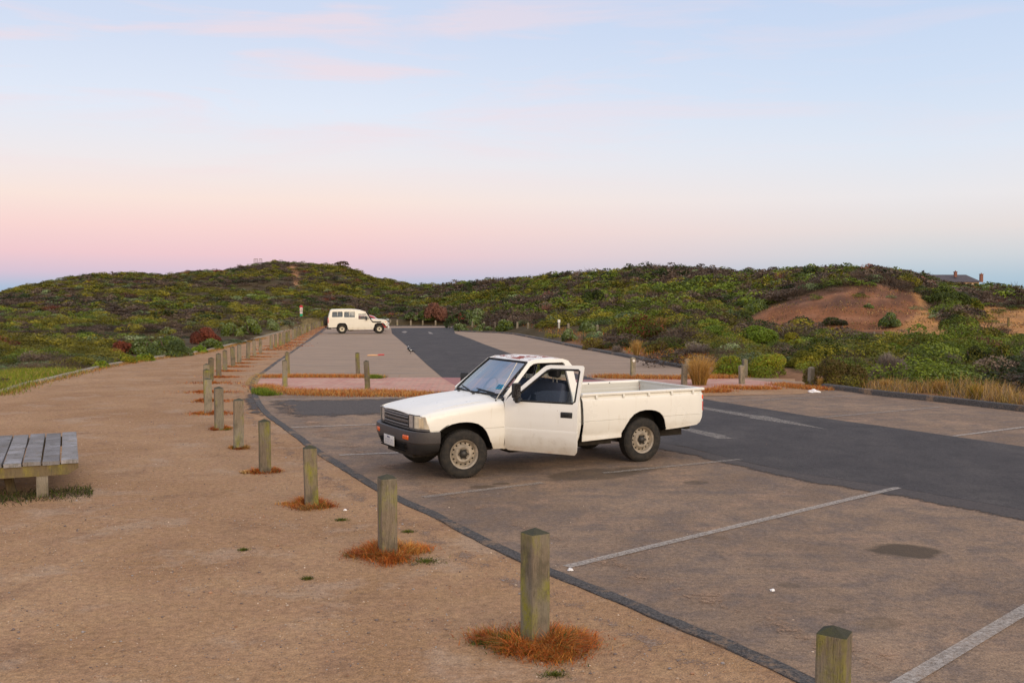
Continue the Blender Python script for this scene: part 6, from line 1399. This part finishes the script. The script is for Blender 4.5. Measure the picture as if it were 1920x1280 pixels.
# rust-red tufts round the bollards
TW = [(0, .75, .8), (1, .74, 1.0), (2, .74, .9), (3, .60, .75), (4, .50, .65), (5, .42, .6), (6, .48, .6), (7, .62, .6), (8, .62, .6), (9, .55, .6), (10, .55, .6), (11, .55, .55), (12, .6, .6), (13, .5, .5), (14, .5, .5), (15, .5, .5), (16, .5, .5), (17, .5, .5)]
for k, wid, hs in TW:
    px, py = POSTS[k][:2]; c = G(px, py); g = np.random.default_rng(300 + k); n = int({0: 7000, 1: 11000, 2: 7000, 3: 4200, 4: 2600, 5: 2000}.get(k, 1500)); W2_ = wid / 2
    nc = 22 if k < 4 else 10; cc = g.normal(size=(nc, 2)) * W2_ * .34; r_ = g.uniform(.5, 1.1, nc) * W2_ * .46
    kk = g.integers(0, nc, n); a = g.uniform(0, 6.28, n); rr = np.minimum(np.abs(g.normal(size=n)) * .62, 1.7) * r_[kk]; X = cc[kk, 0] + rr * np.cos(a); Y = cc[kk, 1] + rr * np.sin(a)
    if k == 1: X += .10; Y -= .03
    ok = (np.maximum(abs(X), abs(Y)) > .085); X, Y, kk = X[ok], Y[ok], kk[ok]; n = len(X); ch_ = g.uniform(.6, 1.35, nc)[kk]; rad = np.hypot(X, Y) / W2_
    H = hs * g.uniform(.04, .135, n) * np.clip(1.25 - rad * .62, .3, 1.2) * ch_; out = np.stack([X, Y], 1) / (np.hypot(X, Y)[:, None] + 1e-6)
    wt_ = [.46, .30, .10, .14] if k < 7 else [.5, .35, .1, .05]
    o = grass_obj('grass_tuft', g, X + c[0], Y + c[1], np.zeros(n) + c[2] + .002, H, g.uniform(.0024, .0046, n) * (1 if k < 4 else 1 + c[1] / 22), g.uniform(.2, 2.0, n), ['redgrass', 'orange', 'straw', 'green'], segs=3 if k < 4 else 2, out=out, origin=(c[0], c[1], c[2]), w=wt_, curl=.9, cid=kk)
    lab = ['rust-red grass at the foot of the bollard cut off by the bottom edge', 'widest rust-red grass tuft, around the nearest whole bollard', 'rust-red grass tuft around the second whole bollard with green weeds beside it'][k] if k < 3 else f'rust-red dry grass tuft at the foot of the {ORD[k + 1]} bollard in the curved row'
    tag(o, lab, 'grass tuft', 'rust-red grass tufts round the bollards')
# the red dry strip under the far bollards
def strip_grass(name, lab, paths, n, hmin, hmax, halfw, pals, w=None, seed=0, bw=.006, zoff=.0, lean=(.2, 1.0), clump=.5, pxs=True):
    g = np.random.default_rng(seed); XX, YY = [], []
    for path in paths:
        P = np.array([G(*p)[:2] for p in path]) if pxs else np.array(path); seg = np.linalg.norm(np.diff(P, axis=0), axis=1); L = np.concatenate([[0], np.cumsum(seg)]); m = int(n / len(paths)); t = g.uniform(0, L[-1], m)
        if clump: t = np.where(g.random(m) < .7, (np.round(t / clump) * clump + g.normal(size=m) * clump * .22), t)
        x = np.interp(t, L, P[:, 0]); y = np.interp(t, L, P[:, 1]); XX.append(x + g.normal(size=m) * halfw); YY.append(y + g.normal(size=m) * halfw)
    X = np.concatenate(XX); Y = np.concatenate(YY); Z = -SL * np.maximum(0, Y - 25) + zoff; n = len(X)
    o = grass_obj(name, g, X, Y, Z, g.uniform(hmin, hmax, n), bw * g.uniform(.7, 1.4, n), g.uniform(*lean, n), pals, w=w); tag(o, lab, 'grass', kind='stuff'); return o
def patch_grass(lab, cs, n, rad, pals, w, seed, bw, hmax):
    g = np.random.default_rng(seed); m = n // len(cs); XX, YY = [], []
    for (cx_, cy_) in cs:
        k = int(m * g.uniform(.5, 1.4)); r1 = rad * g.uniform(.6, 1.25); XX.append(cx_ + .14 + g.normal(size=k) * r1 * 1.25 * .5); YY.append(cy_ + g.normal(size=k) * r1 * .8 * .5)
    X = np.concatenate(XX); Y = np.concatenate(YY); n = len(X)
    o = grass_obj('dry_grass', g, X, Y, -SL * np.maximum(0, Y - 25), g.uniform(.015, hmax, n), bw * g.uniform(.7, 1.4, n), g.uniform(.3, 1.6, n), pals, w=w); tag(o, lab, 'grass', kind='stuff')
patch_grass('patches of rust-red grass between the bollards on the curve', [G(*p[:2])[:2] for p in POSTS[7:18]], 9000, .55, ['redgrass', 'orange', 'straw', 'brown'], [.45, .3, .12, .13], 22, .008, .06)
patch_grass('patches of rust-red grass under the far bollards along the kerb', [G(*p[:2])[:2] for p in POSTS[18:]], 15000, .75, ['redgrass', 'orange', 'brown', 'straw'], [.45, .3, .15, .1], 21, .016, .07)
# bands beside the brick crossing
strip_grass('dry_grass', 'dry orange grass along the far edge of the brick crossing', [[(505, 707), (560, 706.5), (640, 707), (700, 707.5)]], 9000, .03, .13, .20, ['orange', 'redgrass', 'straw'], w=[.45, .25, .3], seed=23, bw=.008, clump=.35)
strip_grass('dry_grass', 'dry orange grass along the near edge of the brick crossing', [[(492, 724), (520, 733), (600, 735), (700, 735), (760, 737), (815, 740)], [(510, 735), (600, 740), (700, 741), (800, 742)]], 13000, .02, .13, .20, ['straw', 'orange', 'redgrass'], w=[.45, .3, .25], seed=24, bw=.007, clump=.3)
strip_grass('dry_grass', 'dry orange grass round the bollards behind the tray', [[(1130, 707), (1190, 709), (1260, 710), (1330, 709), (1375, 707)]], 8500, .03, .16, .22, ['orange', 'redgrass', 'straw'], w=[.45, .2, .35], seed=25, bw=.008, clump=.3)
strip_grass('dry_grass', 'dry grass before the brick path right of the tray', [[(1360, 727), (1400, 730), (1450, 729)], [(1460, 722), (1500, 728), (1548, 731)], [(1325, 735), (1350, 734)]], 9000, .03, .14, .15, ['orange', 'straw', 'redgrass'], w=[.4, .25, .35], seed=26, bw=.007, clump=.3)
strip_grass('green_grass', 'patches of fresh green grass at the crossing and kerb', [[(488, 738), (500, 741), (515, 741)], [(697, 709), (708, 709.5)], [(484, 733), (500, 737)]], 3600, .05, .15, .10, ['bright', 'green'], seed=27, bw=.007, clump=0)
strip_grass('dry_grass', 'sparse grass along the path edging on the left', [[(0, 741), (60, 722), (125, 706.5), (204, 687.5), (292, 673), (379, 662.5), (440, 647), (496, 634)]], 6000, .03, .11, .16, ['orange', 'straw', 'olive'], w=[.35, .35, .3], seed=28, bw=.007, clump=.9)
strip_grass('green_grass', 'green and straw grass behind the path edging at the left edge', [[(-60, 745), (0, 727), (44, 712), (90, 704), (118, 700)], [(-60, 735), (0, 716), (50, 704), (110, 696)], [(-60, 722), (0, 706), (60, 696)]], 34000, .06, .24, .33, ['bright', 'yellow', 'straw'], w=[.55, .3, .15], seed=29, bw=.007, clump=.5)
# dry grass behind the right kerb
gk = np.random.default_rng(31); SR = [(1548, 724), (1642, 735), (1763, 747), (1914, 764), (2050, 782), (2050, 745), (1920, 732), (1800, 722), (1740, 722), (1640, 724)]
uu = gk.uniform(1540, 2060, 60000); vv = gk.uniform(700, 785, 60000); ok = pt_in(uu, vv, SR); uu, vv = uu[ok], vv[ok]
GX = np.array([G(a, b) for a, b in zip(uu[:19000], vv[:19000])]); keepg = fnoise(GX[:, 0], GX[:, 1], .6, 3) + gk.normal(size=len(GX)) * .3 > .0; GX = GX[keepg]; hn = np.clip(.75 + .75 * fnoise(GX[:, 0], GX[:, 1], 1.1, 1), .3, 1.4)
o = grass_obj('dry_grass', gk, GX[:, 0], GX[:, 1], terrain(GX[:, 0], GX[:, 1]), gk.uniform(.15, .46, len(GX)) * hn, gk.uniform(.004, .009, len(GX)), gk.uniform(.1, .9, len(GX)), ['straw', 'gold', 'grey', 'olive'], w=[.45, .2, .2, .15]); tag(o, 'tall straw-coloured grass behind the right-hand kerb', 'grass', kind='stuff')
gk = np.random.default_rng(33); SR = [(860, 618), (960, 620), (1012, 630), (1090, 648), (1186, 666), (1280, 684), (1340, 691), (1340, 672), (1240, 660), (1130, 640), (1060, 630), (960, 612)]
uu = gk.uniform(855, 1345, 40000); vv = gk.uniform(610, 695, 40000); ok = pt_in(uu, vv, SR); uu, vv = uu[ok][:9000], vv[ok][:9000]; GX = np.array([G(a, b) for a, b in zip(uu, vv)])
o = grass_obj('dry_grass', gk, GX[:, 0], GX[:, 1], terrain(GX[:, 0], GX[:, 1]) - .02, gk.uniform(.08, .26, len(GX)), gk.uniform(.010, .020, len(GX)), gk.uniform(.2, 1.0, len(GX)), ['orange', 'yellow', 'redgrass', 'straw', 'olive'], w=[.3, .2, .2, .1, .2]); tag(o, 'mixed orange and green grass behind the island kerb', 'grass', kind='stuff')
# golden tussocks
def tussock(px, pb, w, h, lab, pals=('gold', 'straw'), n=900, seed=0):
    g = np.random.default_rng(seed + int(px)); c = hit(px, pb, 18) if Yok(px, pb) else G(px, pb); m = c[1] / FPX; H0 = h * m; R0 = w / 2 * m
    a = g.uniform(0, 6.28, n); rr = np.sqrt(g.random(n)) * R0 * .38; X = rr * np.cos(a); Y = rr * np.sin(a); out = np.stack([X, Y], 1) / (rr[:, None] + 1e-6)
    H = H0 * g.uniform(.55, 1.08, n); lean = np.clip(rr / (R0 * .38) * (R0 / H0) * g.uniform(.5, 1.15, n), 0, 1.6)
    o = grass_obj('tussock_grass', g, X + c[0], Y + c[1], np.zeros(n) + c[2] - .03, H, g.uniform(.004, .008, n) * max(1, c[1] / 30), lean, list(pals), segs=3, out=out, origin=c, curl=.8); tag(o, lab, 'tussock grass', 'golden tussock grasses'); return o
tussock(1311, 722, 66, 60, 'big golden tussock of spiky grass beside the paired grey bollards', n=1500)
tussock(1193, 668, 24, 32, 'small golden tussock above the bollard with the white reflector', n=500)
tussock(1538, 727, 14, 22, 'little yellow tussock squeezed between end bollard and shrub', n=250)
tussock(1660, 731, 36, 24, 'golden grass clump at the kerb below the grey leafless bush', ('straw', 'gold'), n=500)
tussock(1762, 738, 44, 30, 'bright straw clump at the left of the tall dry grass', ('straw', 'gold'), n=600)
tussock(1828, 752, 40, 36, 'olive-gold clump in the middle of the tall dry grass', ('gold', 'olive'), n=600)
gk = np.random.default_rng(35); nn = 34000; uu = gk.uniform(1380, 1995, nn); vv = gk.uniform(533, 634, nn); ok = pt_in(uu, vv, MOUND) | pt_in(uu, vv, STRAW); uu, vv = uu[ok], vv[ok]
Ym = gk.uniform(62, 92, len(uu)) ; xm = (uu - 960) / FPX * Ym; zm = terrain(xm, Ym); pu2, pv2 = PXa(xm, Ym, zm); onm = pt_in(pu2, pv2, MOUND); ons = pt_in(pu2, pv2, STRAW); nz2 = fnoise(xm, Ym, 1.8, 2) + gk.normal(size=len(xm)) * .5; okk = (onm & (nz2 > .45)) | (ons & (nz2 > .1)); xm, Ym, zm = xm[okk], Ym[okk], zm[okk]
o = grass_obj('dry_grass', gk, xm, Ym, zm, gk.uniform(.05, .17, len(xm)), gk.uniform(.018, .04, len(xm)), gk.uniform(.4, 1.4, len(xm)), ['straw', 'brown', 'olive', 'orange'], w=[.35, .3, .2, .15]); tag(o, 'sparse dry tufts on the bare mound and the sandy slope', 'grass', kind='stuff')
# small weeds flat on the gravel
gw = np.random.default_rng(41)
for px, py, r_, lab in ((457, 1031, .07, 'tiny green weed on the gravel left of the third bollard'), (577, 1085, .08, 'tiny green weed on the gravel below the third bollard'), (765, 997, .10, 'small green weed beside the kerb right of the third bollard'), (800, 1052, .26, 'patch of green weeds right of the rust-red tuft at the third bollard'), (905, 1205, .16, 'green weeds at the left of the widest grass tuft'), (1040, 1265, .12, 'small dark weed below the widest grass tuft'), (640, 975, .12, 'small weed patch by the fourth bollard')):
    c = G(px, py); r_ *= .62; n = int(160 + 2600 * r_); a = gw.uniform(0, 6.28, n); rr = np.abs(gw.normal(size=n)) * r_ * .5; X = c[0] + rr * np.cos(a) * 1.3; Y = c[1] + rr * np.sin(a)
    o = grass_obj('weed', gw, X, Y, np.zeros(n) + .002, gw.uniform(.006, .03, n), gw.uniform(.002, .004, n), gw.uniform(.5, 1.8, n), ['green', 'olive', 'dark'], origin=c); tag(o, lab, 'weed', kind='stuff' if r_ > .05 else None)
n = 4200; c0_ = np.array([BEN.location.x, BEN.location.y]); exv = np.array([ex.x, ex.y]); eyv = np.array([ey.x, ey.y]); s_ = gw.uniform(-.15, 2.6, n); t_ = gw.normal(size=n) * .16 + gw.choice([.0, .25], n); P = c0_ + exv * s_[:, None] + eyv * t_[:, None]
o = grass_obj('green_grass', gw, P[:, 0], P[:, 1], np.zeros(n), gw.uniform(.02, .075, n), gw.uniform(.003, .006, n), gw.uniform(.2, 1.4, n), ['dark', 'green', 'brown'], w=[.5, .2, .3]); tag(o, 'short grass growing under the timber bench', 'grass', kind='stuff')

# ---- loose stones on the gravel
gs = np.random.default_rng(51); ico = bmesh.new(); bmesh.ops.create_icosphere(ico, subdivisions=1, radius=1); IV = np.array([v.co[:] for v in ico.verts]); IF = np.array([[v.index for v in f.verts] for f in ico.faces]); ico.free()
n = 9000; uu = gs.uniform(-60, 1600, n * 3); vv = 1290 - (gs.random(n * 3) ** .6) * 520; gp = np.array([G(a, b)[:2] for a, b in zip(uu, vv)])
wkp = [(float(x), float(y)) for x, y in wk if y < 40]; poly = wkp[::-1] + [(6, -1), (-20, -1), (-20, 40)] if False else None
kx_ = np.array([p[0] for p in wk if p[1] < 26][::-1]); ky_ = np.array([p[1] for p in wk if p[1] < 26][::-1])
o2 = np.argsort(ky_); left = gp[:, 0] < np.interp(gp[:, 1], ky_[o2], kx_[o2]) - .12; lot = gp[:, 0] > np.interp(gp[:, 1], ky_[o2], kx_[o2]) + .12
cl = fnoise(gp[:, 0], gp[:, 1], .55, 6) + .7 * fnoise(gp[:, 0], gp[:, 1], .21, 3); keep = (left & (cl + gs.normal(size=len(gp)) * .5 > -.1)) | (lot & (gs.random(len(gp)) < .05)); gp = gp[keep][:n]; n = len(gp)
sz = np.exp(gs.normal(size=n) * .45) * .0042; sz = np.minimum(sz, .018); T = gs.normal(size=(n, 1, 3)) * .18 + np.array([1, .85, .62]); V = IV[None] * T * sz[:, None, None]; V[..., 0] += gp[:, 0, None]; V[..., 1] += gp[:, 1, None]; V[..., 2] += (sz * .35)[:, None]
F = (IF[None] + (np.arange(n) * len(IV))[:, None, None]).reshape(-1, 3); pc = np.array([[.30, .22, .17], [.52, .40, .30], [.20, .16, .15], [.62, .50, .40], [.42, .24, .15], [.36, .33, .33]]); C_ = np.repeat(pc[gs.choice(6, n, p=[.3, .2, .15, .1, .15, .1])] * gs.uniform(.75, 1.2, (n, 1)), len(IV), 0)
o = obj_np('pebbles', V.reshape(-1, 3), F, M_FOL, C=C_); tag(o, 'loose pebbles scattered over the gravel', 'pebbles', kind='stuff')
